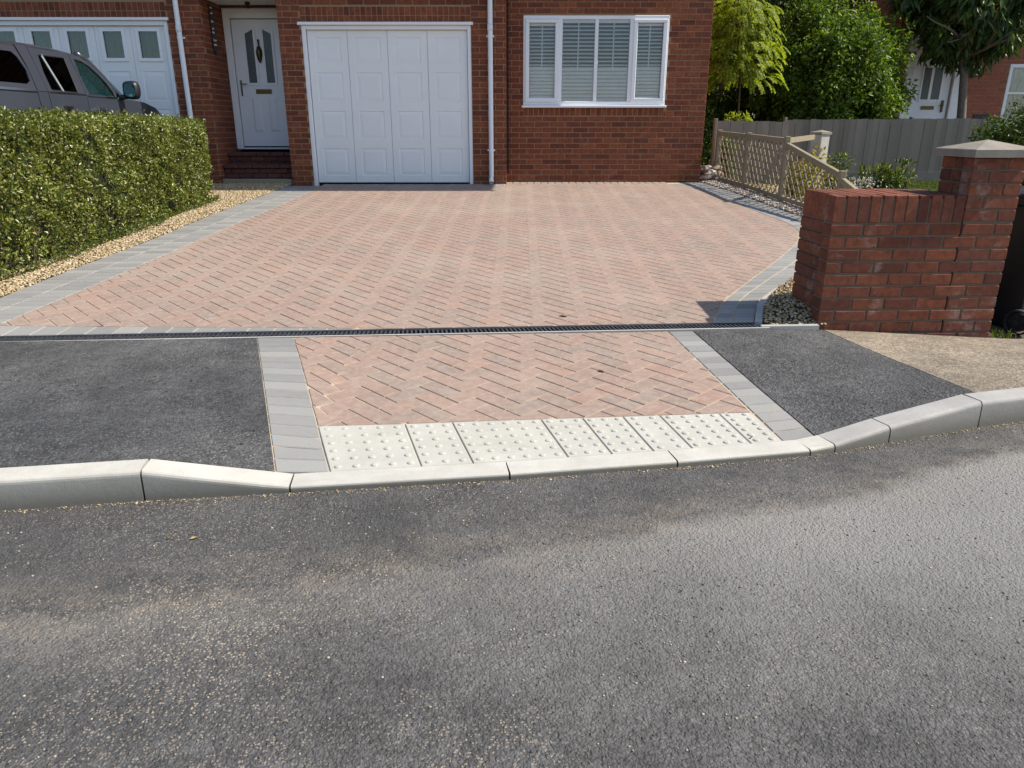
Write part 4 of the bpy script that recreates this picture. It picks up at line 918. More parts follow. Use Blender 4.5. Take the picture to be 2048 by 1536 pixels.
# ------------------------------------------------------------------ privet hedge
hedge = empty('hedge', (-4.2, 7.2, .25), label='clipped green privet hedge beside the driveway', category='hedge')
def hedge_pts(n):
    """points on the rounded box shell of the hedge, with outward normals"""
    y0, y1, top = 4.45, 9.62, 1.335; xr = lambda y: np.interp(y, [4.45, 5.6, 7, 9, 9.62], [-3.95, -3.90, -3.80, -3.76, -3.80]); xl = -4.62
    kind_ = rng.random(n); y = rng.uniform(y0, y1, n); P = np.zeros((n, 3)); N = np.zeros((n, 3)); zb = .08 + SL * (y - 4.25) + .0
    r_ = kind_ < .54; P[r_] = np.c_[xr(y[r_]), y[r_], zb[r_] + .02 + (top - zb[r_] - .02) * rng.random(r_.sum()) ** .85]; N[r_] = (1, -.12, .12)
    t_ = (kind_ >= .54) & (kind_ < .74); P[t_] = np.c_[rng.uniform(xl, -3.8, t_.sum()), y[t_], np.full(t_.sum(), top)]; N[t_] = (0, 0, 1)
    e_ = (kind_ >= .74) & (kind_ < .86); P[e_] = np.c_[rng.uniform(xl, -3.78, e_.sum()), np.full(e_.sum(), y1), rng.uniform(.38, top, e_.sum())]; N[e_] = (0, 1, .1)
    f_ = (kind_ >= .86) & (kind_ < .93); P[f_] = np.c_[rng.uniform(xl, -3.97, f_.sum()), np.full(f_.sum(), y0), rng.uniform(.10, top, f_.sum())]; N[f_] = (0, -1, .1)
    l_ = kind_ >= .93; P[l_] = np.c_[np.full(l_.sum(), xl), y[l_], rng.uniform(.3, top, l_.sum())]; N[l_] = (-1, 0, .1)
    # round the top and end edges, bulge unevenly
    c = np.array([0, 0, top - .10]); over = np.clip((P[:, 2] - c[2]) / .10, 0, 1) * r_; P[:, 0] -= .075 * over ** 2; N[:, 2] += over * .9
    endr = np.clip((P[:, 1] - (y1 - .16)) / .16, 0, 1) * r_; P[:, 0] -= .11 * endr ** 2; N[:, 1] += endr
    tr = np.clip((P[:, 0] + 3.95) / .15, 0, 1) * t_; P[:, 2] -= .05 * tr ** 2; te = np.clip((P[:, 1] - (y1 - .2)) / .2, 0, 1) * t_; P[:, 2] -= .09 * te ** 2
    under = np.clip((.34 - (P[:, 2] - zb)) / .34, 0, 1) * r_; P[:, 0] -= .02 * under
    b = np.sin(P[:, 1] * 5.1 + P[:, 2] * 3) * .022 + np.sin(P[:, 1] * 13.7 + P[:, 2] * 11 + 2 * np.sin(P[:, 2] * 9)) * .020 + np.sin(P[:, 2] * 23 - P[:, 1] * 17.3 + 2 * np.sin(P[:, 1] * 11)) * .018
    return P + unit(N) * b[:, None], unit(N)
P, N = hedge_pts(84000)
P = P + N * np.clip(rng.normal(-.018, .026, len(P)), -.11, .035)[:, None]
gapn = np.sin(P[:, 1] * 9.1 + 3 * np.sin(P[:, 2] * 5.3 + P[:, 1])) * np.sin(P[:, 2] * 11.7 + P[:, 0] * 9 + 2.5 * np.sin(P[:, 1] * 6.1)) + .5 * np.sin(P[:, 1] * 31 + P[:, 2] * 27)
kp = rng.random(len(P)) > np.clip((gapn - .25) * 1.1, 0, .80); P, N, gapn = P[kp], N[kp], gapn[kp]; P = P - N * (np.clip(gapn - .1, 0, 1) * .045)[:, None]
D = unit(N * .55 + rng.normal(0, .75, P.shape) + np.array([0, 0, .25])); FN = unit(N + rng.normal(0, .75, P.shape))
o = leaf_cloud('foliage', P, D, FN, rng.uniform(.016, .042, len(P)), rng.uniform(.011, .024, len(P)), 'leaf_hedge', hedge); o.location = -hedge.location
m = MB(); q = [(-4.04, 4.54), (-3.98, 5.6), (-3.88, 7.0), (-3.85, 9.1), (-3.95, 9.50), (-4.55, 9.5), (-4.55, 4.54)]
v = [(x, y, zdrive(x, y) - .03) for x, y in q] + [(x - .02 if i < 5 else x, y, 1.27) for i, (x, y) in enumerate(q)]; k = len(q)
m.add(v, [tuple(range(k, 2 * k))] + [(i, (i + 1) % k, k + (i + 1) % k, k + i) for i in range(k)]); o = m.build('dark_core', 'shade_fill', hedge); o.location = -hedge.location  # closed dark box; the hedge's inner shade put into its colour
m = MB()
for i in range(60):
    y = random.uniform(4.7, 9.4); x = np.interp(y, [4.45, 7, 9.6], [-3.93, -3.83, -3.82]) - random.uniform(.0, .05); z = zdrive(x, y) - .02
    m.tube([(x - .05, y, z), (x - .03, y + random.uniform(-.05, .05), z + .14), (x + .01, y + random.uniform(-.09, .09), z + .32)], [.009, .007, .004], 5)
o = m.build('stems', 'bark_brown', hedge, kind='stuff'); o.location = -hedge.location
# clover and fallen leaves at the hedge foot
n = 2600; y = rng.uniform(4.5, 9.7, n); x = np.interp(y, [4.45, 7, 9.6], [-3.90, -3.79, -3.77]) + np.abs(rng.normal(0, .06, n)) * (np.sin(y * 4.3) * .5 + .55); z = np.array([zdrive(a, b) for a, b in zip(x, y)]) + rng.uniform(.0, .05, n)
D = rng.normal(0, 1, (n, 3)); D[:, 2] = np.abs(D[:, 2]) * .7; leaf_cloud('weeds', np.c_[x, y, z], D, rng.normal(0, .5, (n, 3)) + (0, 0, 1), .024, .014, 'leaf_shrub', None, kind='stuff', label='small green weeds creeping from the hedge foot over the gravel', category='weeds')

# ------------------------------------------------------------------ trees and shrubs
def branch(m, p, d, L, r, depth, tips, spread=.6, up=.2):
    pts = [Vector(p)]; dd = Vector(d).normalized()
    for i in range(4): dd = (dd + Vector((random.gauss(0, .10), random.gauss(0, .10), random.gauss(0, .06) + up * .05))).normalized(); pts.append(pts[-1] + dd * L / 4)
    m.tube(pts, [r, r * .88, r * .78, r * .68, r * .55], 7 if r > .02 else 5); tips.append((pts[-1], dd))
    if depth > 0:
        for k in range(random.choice((2, 3, 3))):
            nd = (dd + Vector((random.gauss(0, spread), random.gauss(0, spread), random.gauss(up, spread * .5)))).normalized(); branch(m, pts[random.choice((2, 3, 4))], nd, L * random.uniform(.55, .8), r * .55, depth - 1, tips, spread, up)
def crown_points(c, rad, nclump, per, clump_r, lumpy=.18, shell=.55, cut=None):
    """clumps spread through an ellipsoid; every clump a small ball of leaf bases with outward normals"""
    d = unit(rng.normal(size=(nclump, 3))); rr = rng.uniform(shell, 1, (nclump, 1)) ** .7 * (1 + rng.normal(0, lumpy, (nclump, 1)) * .5)
    cc = np.array(c) + d * rr * np.array(rad); cr = clump_r * rng.uniform(.6, 1.3, nclump)
    i = np.repeat(np.arange(nclump), per); dd = unit(rng.normal(size=(len(i), 3))); P = cc[i] + dd * (cr[i] * rng.random(len(i)) ** .45)[:, None]; N = unit(dd + d[i] * .8)
    if cut is not None: k = cut(P); P, N = P[k], N[k]
    return P, N
def tree(name, label, base, trunk_top, r0, c, rad, nclump, per, clump_r, L, Wd, mat, bark, droop=0.0, depth=2, group=None, fold=.25, extra=None, cut=None, lean=None):
    t = empty(name, base, label=label, category='tree' if name.endswith('tree') else 'shrub')
    if group: t['group'] = group
    b = Vector(base); m = MB(); tips = []; tt_ = Vector(trunk_top)
    pts = [b.lerp(tt_, k / 5) + Vector((random.gauss(0, .015), random.gauss(0, .015), 0)) for k in range(6)]; pts[0] = b - Vector((0, 0, .1)); m.tube(pts, [r0 * 1.25] + [r0 * (1 - .07 * k) for k in range(1, 6)], 10)
    for k in range(6): branch(m, pts[-1] - Vector((0, 0, random.uniform(0, .2))), (random.gauss(0, .7), random.gauss(0, .7), random.uniform(.3, 1)), rad[2] * .62, r0 * .55, depth, tips)
    o = m.build('trunk', bark, t, smooth=True, fix=False); o.location = -b
    P, N = crown_points(c, rad, nclump, per, clump_r, cut=cut)
    if extra: P2, N2 = extra(); P = np.r_[P, P2]; N = np.r_[N, N2]
    D = unit(N * .6 + rng.normal(0, .6, P.shape) + np.array([0, 0, -droop])); FN = unit(N + rng.normal(0, .5, P.shape) + np.array([0, 0, .4]))
    o = leaf_cloud('crown', P, D, FN, rng.uniform(*L, len(P)), rng.uniform(*Wd, len(P)), mat, t, fold); o.location = -b; return t
fence_cut = lambda P: P[:, 2] > 0.5
tree('evergreen_tree', 'big rounded dark green laurel tree behind the grey fence', (6.0, 14.9, .45), (6.0, 14.9, 1.7), .11, (5.84, 14.7, 2.05), (1.28, 1.10, 1.30), 300, 135, .27, (.06, .12), (.03, .052), 'leaf_laurel', 'bark_brown', .15)
tree('evergreen_tree', 'tall dark green tree between the house corner and the rounded laurel', (4.9, 17.4, .6), (4.9, 17.4, 2.2), .13, (5.0, 17.4, 3.4), (1.75, 1.3, 2.6), 260, 100, .36, (.08, .15), (.04, .065), 'leaf_dark', 'bark_brown', .15)
tree('evergreen_tree', 'dark low tree in the gap beside the house gable', (3.75, 15.6, .5), (3.75, 15.6, 1.5), .08, (3.75, 15.6, 1.5), (.85, .7, 1.3), 110, 100, .27, (.06, .11), (.03, .05), 'leaf_dark', 'bark_brown', .2)
tree('broadleaf_tree', 'large leafy tree rising far behind the rounded laurel', (8.2, 24, .7), (8.2, 24, 3.2), .2, (7.4, 24, 5.2), (4.0, 2.4, 3.4), 260, 90, .62, (.13, .22), (.07, .11), 'leaf_dark', 'bark_brown', .2)
# street tree with long hanging leaves
tree('street_tree', 'dark long leaved tree with grey trunk before the far brick house', (8.92, 15.2, .55), (8.50, 15.2, 2.62), .095, (8.55, 15.15, 3.62), (1.35, 1.0, 1.05), 150, 60, .26, (.15, .27), (.045, .085), 'leaf_street', 'bark_grey', 1.1, depth=2, fold=.12)
# feathery yellow tree: hanging fronds of paired leaflets
yt = empty('feathery_tree', (3.90, 13.45, .4), label='bright yellow green feathery tree at the house corner', category='tree'); yb = Vector(yt.location)
m = MB(); m.tube([(3.90, 13.45, .3), (3.89, 13.45, 1.2), (3.86, 13.44, 1.9), (3.80, 13.42, 2.5)], [.022, .018, .016, .012], 8)
P, D, N, Ls = [], [], [], []
for i in range(430):
    a = random.uniform(0, 2 * math.pi); rr = random.random() ** .6; z0 = random.uniform(2.15, 3.4); R_ = .66 * (1 - .30 * max(0, (z0 - 2.5)) ) * rr
    p = Vector((3.72 + math.cos(a) * R_ * 1.0, 13.42 + math.sin(a) * R_ * .8, z0 - .25 * rr)); d = Vector((math.cos(a) * .8, math.sin(a) * .8, random.uniform(-.1, .5))).normalized()
    if i < 26: m.tube([(3.82, 13.42, min(2.45, z0 - .2)), tuple((p + Vector((3.82, 13.42, z0))) / 2 + Vector((0, 0, .05))), tuple(p)], [.009, .006, .003], 5)
    L_ = random.uniform(.18, .34); steps = 12
    for s_ in range(steps):
        d = (d + Vector((0, 0, -.13))).normalized(); p = p + d * (L_ / steps); sd = d.cross(Vector((0, 0, 1))); sd = sd.normalized() if sd.length > .05 else Vector((1, 0, 0))
        for sg in (-1, 1): P.append(tuple(p)); D.append(tuple(sd * sg + d * .5 + Vector((0, 0, -.25)))); N.append(tuple(sd.cross(d) + Vector((random.gauss(0, .3), random.gauss(0, .3), random.gauss(0, .3))))); Ls.append(random.uniform(.045, .075))
o = m.build('trunk', 'bark_brown', yt, smooth=True, fix=False); o.location = -yb
o = leaf_cloud('crown', np.array(P), np.array(D), np.array(N), np.array(Ls), np.array(Ls) * .55, 'leaf_yellow', yt); o.location = -yb
# shrubs
def shrub(name, label, base, c, rad, ncl, per, cr, L, Wd, mat, droop=0.0, stems=9):
    t = empty(name, base, label=label, category='shrub'); b = Vector(base); m = MB()
    for k in range(stems): q = Vector(c) + Vector((random.gauss(0, rad[0] * .5), random.gauss(0, rad[1] * .5), random.uniform(-.1, .5) * rad[2])); m.tube([b + Vector((random.gauss(0, .03), random.gauss(0, .03), -.05)), b.lerp(q, .5) + Vector((0, 0, .05)), q], [.010, .007, .003], 5)
    o = m.build('stems', 'bark_brown', t, fix=False, kind='stuff'); o.location = -b
    P, N = crown_points(c, rad, ncl, per, cr, shell=.3); k = P[:, 2] > base[2] - .02; P, N = P[k], N[k]
    D = unit(N * .6 + rng.normal(0, .6, P.shape) + np.array([0, 0, .2 - droop])); FN = unit(N * .5 + rng.normal(0, .4, P.shape) + np.array([0, 0, .8]))
    o = leaf_cloud('foliage', P, D, FN, rng.uniform(*L, len(P)), rng.uniform(*Wd, len(P)), mat, t); o.location = -b; return t
shrub('garden_shrub', 'dense dark green shrub behind the stone capped pier', (6.35, 9.5, .3), (6.42, 9.5, .92), (.72, .7, .66), 130, 120, .17, (.03, .06), (.018, .032), 'leaf_dark')
shrub('young_shrub', 'loose yellow green shrub beside the white concrete post', (4.42, 10.5, .34), (4.45, 10.5, .66), (.17, .17, .30), 26, 16, .08, (.045, .085), (.022, .038), 'leaf_shrub')
shrub('young_shrub', 'broad leaved green plant on the lawn before the fence', (5.38, 11.2, .37), (5.40, 11.2, .50), (.30, .22, .17), 26, 16, .09, (.08, .15), (.03, .05), 'leaf_shrub')
shrub('young_shrub', 'upright leafy plant at the pier end of the lawn', (5.88, 11.4, .37), (5.88, 11.4, .58), (.14, .14, .22), 14, 10, .07, (.06, .11), (.025, .045), 'leaf_shrub')
shrub('young_shrub', 'thin leafy shoots poking over the short fence panel', (3.55, 12.25, .40), (3.55, 12.2, 1.36), (.22, .10, .13), 16, 9, .06, (.05, .09), (.022, .035), 'leaf_yellow')
shrub('golden_shrub', 'golden leaved bush growing behind the lattice panels', (3.95, 10.3, .33), (3.92, 10.2, .60), (.24, .5, .30), 50, 18, .12, (.05, .09), (.03, .05), 'leaf_gold')
shrub('young_shrub', 'green bush pressing through the lattice at the house end', (3.30, 11.75, .45), (3.28, 11.75, .85), (.12, .14, .30), 22, 18, .08, (.05, .08), (.025, .04), 'leaf_shrub')
# white flowers
n = 160; p = np.c_[rng.normal(4.95, .14, n), rng.normal(10.9, .18, n), rng.uniform(.42, .58, n)]
leaf_cloud('white_flowers', p, rng.normal(0, 1, (n, 3)), rng.normal(0, 1, (n, 3)), .035, .03, 'petal', None, kind='stuff', label='small white flowers at the edge of the lawn', category='flowers')
# ivy dark mass beside the gable
n = 5200; p = np.c_[rng.uniform(2.95, 3.5, n), rng.uniform(13.6, 14.6, n), rng.uniform(.45, 1.7, n)]
leaf_cloud('ivy', p, rng.normal(0, 1, (n, 3)), rng.normal(0, .6, (n, 3)) + (0, -1, 0), .07, .05, 'leaf_dark', None, kind='stuff', label='dark ivy filling the gap beside the house gable', category='ivy')
# lawn
lp = [(3.9, 6.65), (9.0, 6.65), (10.5, 12.7), (3.6, 12.7), (4.7, 11.8), (4.95, 9.5), (4.95, 7.15), (3.9, 6.85)]
def grass(name, poly, n, label, h=(.02, .055)):
    r_ = empty(name, (poly[0][0], poly[0][1], zground(*poly[0])), kind='stuff', label=label, category='lawn')
    tri = tessellate_polygon([[Vector((x, y, 0)) for x, y in poly]])
    gxs = scatter(poly, n); z = np.array([zground(a, b) for a, b in gxs]) - .004; D = rng.normal(0, .45, (n, 3)) + (0, 0, 1)
    o = leaf_cloud('blades', np.c_[gxs, z], D, rng.normal(0, 1, (n, 3)), rng.uniform(*h, n), rng.uniform(.006, .012, n), 'grass_blade', r_); o.location = -r_.location
grass('lawn', lp, 60000, 'green lawn behind the brick garden wall', (.03, .06)); grass('grass_verge', [(3.15, 5.05), (9.0, 4.85), (9.0, 6.6), (3.6, 6.6)], 30000, 'rough green grass behind the wheeled bin', (.03, .08))
n = 60; p = np.c_[rng.normal(3.12, .05, n), rng.normal(4.6, .04, n), np.full(n, -.03)]
leaf_cloud('pier_weeds', p, rng.normal(0, .5, (n, 3)) + (0, 0, 1), rng.normal(0, 1, (n, 3)), .05, .012, 'leaf_shrub', None, kind='stuff', label='small weeds at the foot of the pier by the bin', category='weeds')

# ------------------------------------------------------------------ fences
def board_fence(name, label, x0, x1, Y, z0, z1, bw, board=True, dy=0.0, slope=0.0):
    f = empty(name, (x0, Y, z0), label=label, category='fence'); L = x1 - x0; n = int(round(L / bw)); bw = L / n
    for i in range(n):
        a = i * bw; h = z1 - z0 + random.uniform(-.006, .006); zz = .16 if board else .02; yy = dy * (a / L); top = h + slope * a
        m = MB(); yy += (i % 2) * .006 + random.uniform(0, .003); bw_ = bw; m.add([(a + .002, yy + .003, zz), (a + bw - .002, yy, zz), (a + bw - .002, yy + .012, zz), (a + .002, yy + .012, zz), (a + .002, yy + .003, top), (a + bw - .002, yy, top), (a + bw - .002, yy + .012, top), (a + .002, yy + .012, top)], [(0, 1, 5, 4), (1, 2, 6, 5), (2, 3, 7, 6), (3, 0, 4, 7), (4, 5, 6, 7)]); m.build('board', 'wood_grey', f)
    m = MB(); m.add([(0, .024, .02), (L, .024 + dy, .02), (L, .024 + dy, z1 - z0 - .03 + min(0, slope * L)), (0, .024, z1 - z0 - .03)], [(0, 1, 2, 3)]); m.add([(0, .028, .02), (L, .028 + dy, .02), (L, .028 + dy, z1 - z0 - .03 + min(0, slope * L)), (0, .028, z1 - z0 - .03)], [(3, 2, 1, 0)]); m.build('dark_backing', 'shade_fill', f)  # added dark sheet; shade of the board gaps put into its colour
    for zc in (.3, z1 - z0 - .14): m = MB(); m.obox((0, .05, zc), (L, .05 + dy, zc), .05, .04); m.build('rail', 'wood_grey', f)
    if board: m = MB(); m.obox((0, .01, .06), (L, .01 + dy, .06), .04, .20); m.build('gravel_board', 'concrete_board', f)
    m = MB(); m.box(-.045, -.002, .0, .09, -.1, z1 - z0 + .03, .006); m.build('post', 'wood_grey', f); return f
board_fence('board_fence', 'short pale grey board fence panel behind the lattice', 3.16, 4.46, 12.0, .42, 1.350, .1, False, slope=-.017)
board_fence('board_fence', 'weathered grey board fence under the laurel tree', 4.50, 6.58, 12.78, .385, 1.372, .095, slope=.006)
board_fence('board_fence', 'darker grey board fence panel ending behind the pier', 6.60, 8.10, 12.84, .385, 1.388, .095)
lf = empty('lattice_fence', (3.25, 10.6, .4), label='low weathered lattice fence stepping down towards the brick wall', category='fence')
LP = [(3.10, 11.62, .475, 1.20), (3.245, 10.648, .43, 1.168), (3.355, 9.454, .365, 1.130), (3.50, 8.10, .29, .80), (3.60, 7.15, .235, .46)]
LB = Vector(lf.location)
def part(m, name, mat='wood_lattice'): o = m.build(name, mat, lf); o.location = -LB
for i, (x, y, zb, zt) in enumerate(LP): m = MB(); m.box(x - .032, x + .032, y - .032, y + .032, zb - .15, zt + .02, .006); part(m, 'post')
for i in range(4):
    (xa, ya, za, ta), (xb, yb_, zb, tb) = LP[i], LP[i + 1]; A, B = Vector((xa, ya, 0)), Vector((xb, yb_, 0)); d = (B - A); L = d.length; d.normalize(); A2, B2 = A + d * .034, B - d * .034
    ta_, tb_ = (ta, tb) if i < 2 else (ta - .055, tb)
    m = MB(); m.obox((A2.x, A2.y, ta_ - .03), (B2.x, B2.y, tb_ - .03), .045, .06); part(m, 'top_rail')
    m = MB(); m.obox((A2.x, A2.y, za + .06), (B2.x, B2.y, zb + .06), .04, .05); part(m, 'bottom_rail')
    lo = lambda s: lerp(za, zb, s / L) + .085; hi = lambda s: lerp(ta_, tb_, s / L) - .06
    for sg, off in ((1, -.006), (-1, .006)):
        s0 = -1.2
        while s0 < L + 1.2:
            # slat rising along the panel at about fifty degrees, trimmed to the frame
            pts = []
            for k in range(101):
                s = s0 + sg * .0 + k * .012 * sg; z = lo(max(0, min(L, s))) + (k * .012) * 1.25
                if .036 < s < L - .036 and lo(s) <= z <= hi(s): pts.append((s, z))
            if len(pts) > 4:
                n_ = Vector((d.y, -d.x, 0)); m = MB(); a, b = pts[0], pts[-1]; mid = pts[len(pts) // 2]; bow = 0.0
                p3 = [Vector((A.x + d.x * s, A.y + d.y * s, z)) + n_ * (off + w) for (s, z), w in ((a, 0), (mid, bow), (b, 0))]
                m.obox(p3[0], p3[1], .009, .019); m.obox(p3[1], p3[2], .009, .019); part(m, 'slat')
            s0 += .135
m = MB(); m.obox((3.37, 9.46, 1.10), (4.00, 10.30, 1.13), .035, .06); part(m, 'top_rail')
cp = empty('concrete_post', (4.13, 10.40, .33), R(28), label='white concrete gate post with pointed top behind the lattice fence', category='post')
m = MB(); w = .085; m.box(-w, w, -w, w, -.1, .835, .01); m.build('shaft', 'concrete_post', cp)
m = MB(); w = .098; m.add([(-w, -w, .832), (w, -w, .832), (w, w, .832), (-w, w, .832), (-w, -w, .862), (w, -w, .862), (w, w, .862), (-w, w, .862), (0, 0, .89)], [(3, 2, 1, 0)] + [(k, (k + 1) % 4, 4 + (k + 1) % 4, 4 + k) for k in range(4)] + [(4 + k, 4 + (k + 1) % 4, 8) for k in range(4)]); m.build('cap', 'concrete_cap', cp)
rk = empty('rubble_edging', (3.0, 11.6, .45), label='low rubble stone edging at the foot of the house corner', category='stonework')
for i in range(46):
    v, f = ico(); s_ = random.uniform(.035, .065); q = np.array([random.uniform(2.86, 3.14), random.uniform(11.48, 11.75), .46 + random.random() * .24]); v = v * s_ * rng.uniform(.8, 1.3, (12, 3)) * np.array((1.4, 1.1, .8)); m = MB(); m.add((v + q - np.array(rk.location)).tolist(), f.tolist()); m.build('stone', 'gravel_pink', rk)
# ------------------------------------------------------------------ neighbouring brick house
nb = empty('far_house', (9, 16.3, .6), label='red brick house with white pedimented door behind the street tree', category='house'); NB = Vector(nb.location)
def np_(m, name, mat, parent=nb, **k): o = m.build(name, mat, parent, **k); o.location = -NB if parent is nb else Vector((0, 0, 0)); return o
YF = 16.3; holes = [(8.02, 9.22, 0, 2.75), (10.15, 11.6, 1.28, 2.47)]
m = MB()
for a, b, c, d in ((7.2, 8.02, .3, 5.6), (8.02, 9.22, 2.75, 5.6), (9.22, 10.15, .3, 5.6), (10.15, 11.6, .3, 1.28), (10.15, 11.6, 2.47, 5.6), (11.6, 15, .3, 5.6)): m.box(a, b, YF + .005, YF + .1, c, d)
m.box(7.2, 7.3, YF + .1, 23, .3, 5.6); m.box(14.9, 15, YF + .1, 23, .3, 5.6); m.box(7.3, 14.9, 22.9, 23, .3, 5.6)
fw_ = np_(m, 'wall', 'mortar_house')
joined_bricks('brickwork', courses(7.2, 15, .6, 5.6, holes, z_base=.6), lambda p: (p[0], YF - p[1], p[2]), 'brick_far', fw_, kind='stuff')
joined_bricks('brickwork', courses(16.3, 23, .6, 5.6, [], z_base=.6), lambda p: (7.195 - p[1] * -1, p[0], p[2]), 'brick_far', fw_, kind='stuff')
m = MB(); m.prism([(15.9, 5.5), (15.9, 5.62), (19.6, 8.2), (23.4, 5.62), (23.4, 5.5)], 'x', 6.9, 15.3); np_(m, 'roof', 'roof_tile')
fd = empty('front_door', (0, 0, 0), parent=nb); fd.location = -NB
m = MB(); m.box(8.02, 8.20, YF - .06, YF + .06, .7, 2.66, .01); m.box(9.02, 9.22, YF - .06, YF + .06, .7, 2.66, .01); m.box(8.20, 9.02, YF - .02, YF + .06, 2.60, 2.70); m.build('surround', 'upvc', fd)
m = MB(); m.box(7.86, 9.32, YF - .13, YF + .02, 2.84, 2.90, .01); m.box(7.92, 9.27, YF - .09, YF + .02, 2.70, 2.838, .01); m.prism([(7.86, 2.905), (9.32, 2.905), (8.59, 3.16)], 'y', YF - .12, YF + .02); m.build('pediment', 'upvc', fd)
m = MB(); m.box(8.22, 9.00, YF + .0, YF + .04, .72, 2.59, .004); m.build('leaf', 'upvc_door', fd)
for a, b in ((8.42, 8.57), (8.63, 8.80)): m = MB(); m.box(a, b, YF - .006, YF - .001, 1.80, 2.40); m.build('glass', 'glass_obscure', fd)
m = MB(); m.prism([(8.40, 2.41), (8.82, 2.41), (8.74, 2.46), (8.61, 2.485), (8.48, 2.46)], 'y', YF - .014, YF - .001); m.box(8.574, 8.626, YF - .014, YF - .001, 1.78, 2.41); m.box(8.39, 8.418, YF - .014, YF - .001, 1.75, 2.41); m.box(8.803, 8.83, YF - .014, YF - .001, 1.75, 2.41); m.box(8.418, 8.803, YF - .014, YF - .001, 1.75, 1.78); m.build('glass_trim', 'upvc', fd)
m = MB(); m.box(8.47, 8.74, YF - .012, YF - .001, 1.60, 1.67); m.build('letter_box', 'brass', fd)
m = MB(); m.box(8.88, 8.92, YF - .03, YF - .001, 1.55, 1.78, .004); m.tube([(8.9, YF - .03, 1.68), (8.9, YF - .06, 1.68), (8.83, YF - .06, 1.68)], .012, 8); m.build('handle', 'brass', fd)
fwn = empty('window', (0, 0, 0), parent=nb); fwn.location = -NB
m = MB(); X0, X1, Z0, Z1 = 10.15, 11.6, 1.28, 2.47
m.box(X0, X1, YF - .01, YF + .06, Z1 - .07, Z1, .006); m.box(X0, X1, YF - .01, YF + .06, Z0, Z0 + .07, .006); m.box(X0, X0 + .07, YF - .01, YF + .06, Z0 + .07, Z1 - .07, .006); m.box(X1 - .07, X1, YF - .01, YF + .06, Z0 + .07, Z1 - .07, .006); m.box(X0 + .07, X1 - .07, YF, YF + .04, 1.90, 1.94); m.box(10.84, 10.90, YF, YF + .05, Z0 + .07, Z1 - .07); m.build('frame', 'upvc', fwn)
m = MB(); m.box(X0 + .05, X1 - .05, YF + .03, YF + .034, Z0 + .05, Z1 - .05); m.build('pane', 'glass_clear', fwn)
m = MB(); m.box(X0 + .05, X1 - .05, YF + .09, YF + .094, Z0, Z1); m.build('net_curtain', 'net_curtain', fwn)
wl = empty('wall_lantern', (9.42, 16.22, 2.38), label='black wall lantern with clear glass beside the far door', category='lantern')
m = MB(); m.obox((0, .08, -.02), (0, -.02, .08), .03, .03); m.tube([(0, -.04, .05), (0, -.04, .13)], [.09, .01], 6); m.box(-.05, .05, .06, .078, -.16, .06, .004); m.tube([(0, -.04, -.15), (0, -.04, -.13)], [.03, .05], 6); m.build('bracket', 'iron', wl)
m = MB(); m.tube([(0, -.04, -.13), (0, -.04, .05)], [.05, .085], 6); m.build('lamp_glass', 'lamp_glass', wl)
vb = empty('air_brick', (9.75, 16.29, 1.46), label='dark vent grille low on the far house wall', category='vent')
m = MB(); m.box(-.16, .16, -.01, .005, -.05, .05, .004); m.build('frame', 'iron', vb)

# ------------------------------------------------------------------ pickup truck on the neighbouring drive
trk = empty('pickup_truck', (-5.8, 8.5, .42), label='dark grey pickup truck with canopy parked behind the hedge', category='truck'); TL = Vector(trk.location); XC = -5.8
def xs_(z): return (.90 - .035 * ((z - 1.28) / .55) ** 2) if z < 1.6 else .888 - .16 * (z - 1.6) / .45
def tp(y, z, side, inn=0.0): return (XC + side * (xs_(z) - inn), y, z)
def tb(m, name, mat, parent=trk, **k): o = m.build(name, mat, parent, **k); o.location = -TL if parent is trk else Vector((0, 0, 0)); return o
def flat_panel(m, outline, holes, side, inn=0.0, thick=.025):
    loops = [outline] + holes; tri = tessellate_polygon([[Vector((a, b, 0)) for a, b in l] for l in loops]); pts = [p for l in loops for p in l]; n = len(pts)
    v = [tp(a, b, side, inn) for a, b in pts] + [tp(a, b, side, inn + thick) for a, b in pts]; f = [tuple(t) for t in tri] + [tuple(i + n for i in t[::-1]) for t in tri]
    o = 0
    for l in loops:
        k = len(l); f += [(o + i, o + (i + 1) % k, n + o + (i + 1) % k, n + o + i) for i in range(k)]; o += k
    m.add(v, f)
def grid_panel(m, top, y0, y1, zlow, side, rows=7, cols=10, arch=None):
    """lower body side: columns along the length, rows following the bulge, bottom edge lifted over a wheel"""
    V = []; 
    for i in range(cols + 1):
        y = lerp(y0, y1, i / cols); zb = zlow
        if arch and abs(y - arch[0]) < arch[1]: zb = max(zlow, .79 + math.sqrt(arch[1] ** 2 - (y - arch[0]) ** 2))
        zt = top(y)
        for j in range(rows + 1): V.append(tp(y, lerp(zb, zt, j / rows), side))
    m.add(V, [(i * (rows + 1) + j, (i + 1) * (rows + 1) + j, (i + 1) * (rows + 1) + j + 1, i * (rows + 1) + j + 1) for i in range(cols) for j in range(rows)])
belt = lambda y: float(np.interp(y, [5.9, 8.2, 9.0, 9.8], [1.600, 1.606, 1.600, 1.585])); hood = lambda y: float(np.interp(y, [9.80, 10.2, 10.52, 10.82, 10.92, 10.97], [1.590, 1.585, 1.566, 1.505, 1.445, 1.36]))
RW = [(8.475, 1.625), (8.985, 1.618), (9.06, 1.995), (8.555, 1.985), (8.49, 1.80)]; FW = [(9.195, 1.612), (9.80, 1.600), (9.80, 1.66), (9.74, 1.755), (9.64, 1.852), (9.52, 1.935), (9.38, 1.985), (9.245, 2.0), (9.20, 1.80)]
CW = [(6.25, 1.67), (8.10, 1.67), (8.17, 1.70), (8.20, 1.80), (8.16, 1.93), (8.10, 1.975), (6.4, 1.965)]
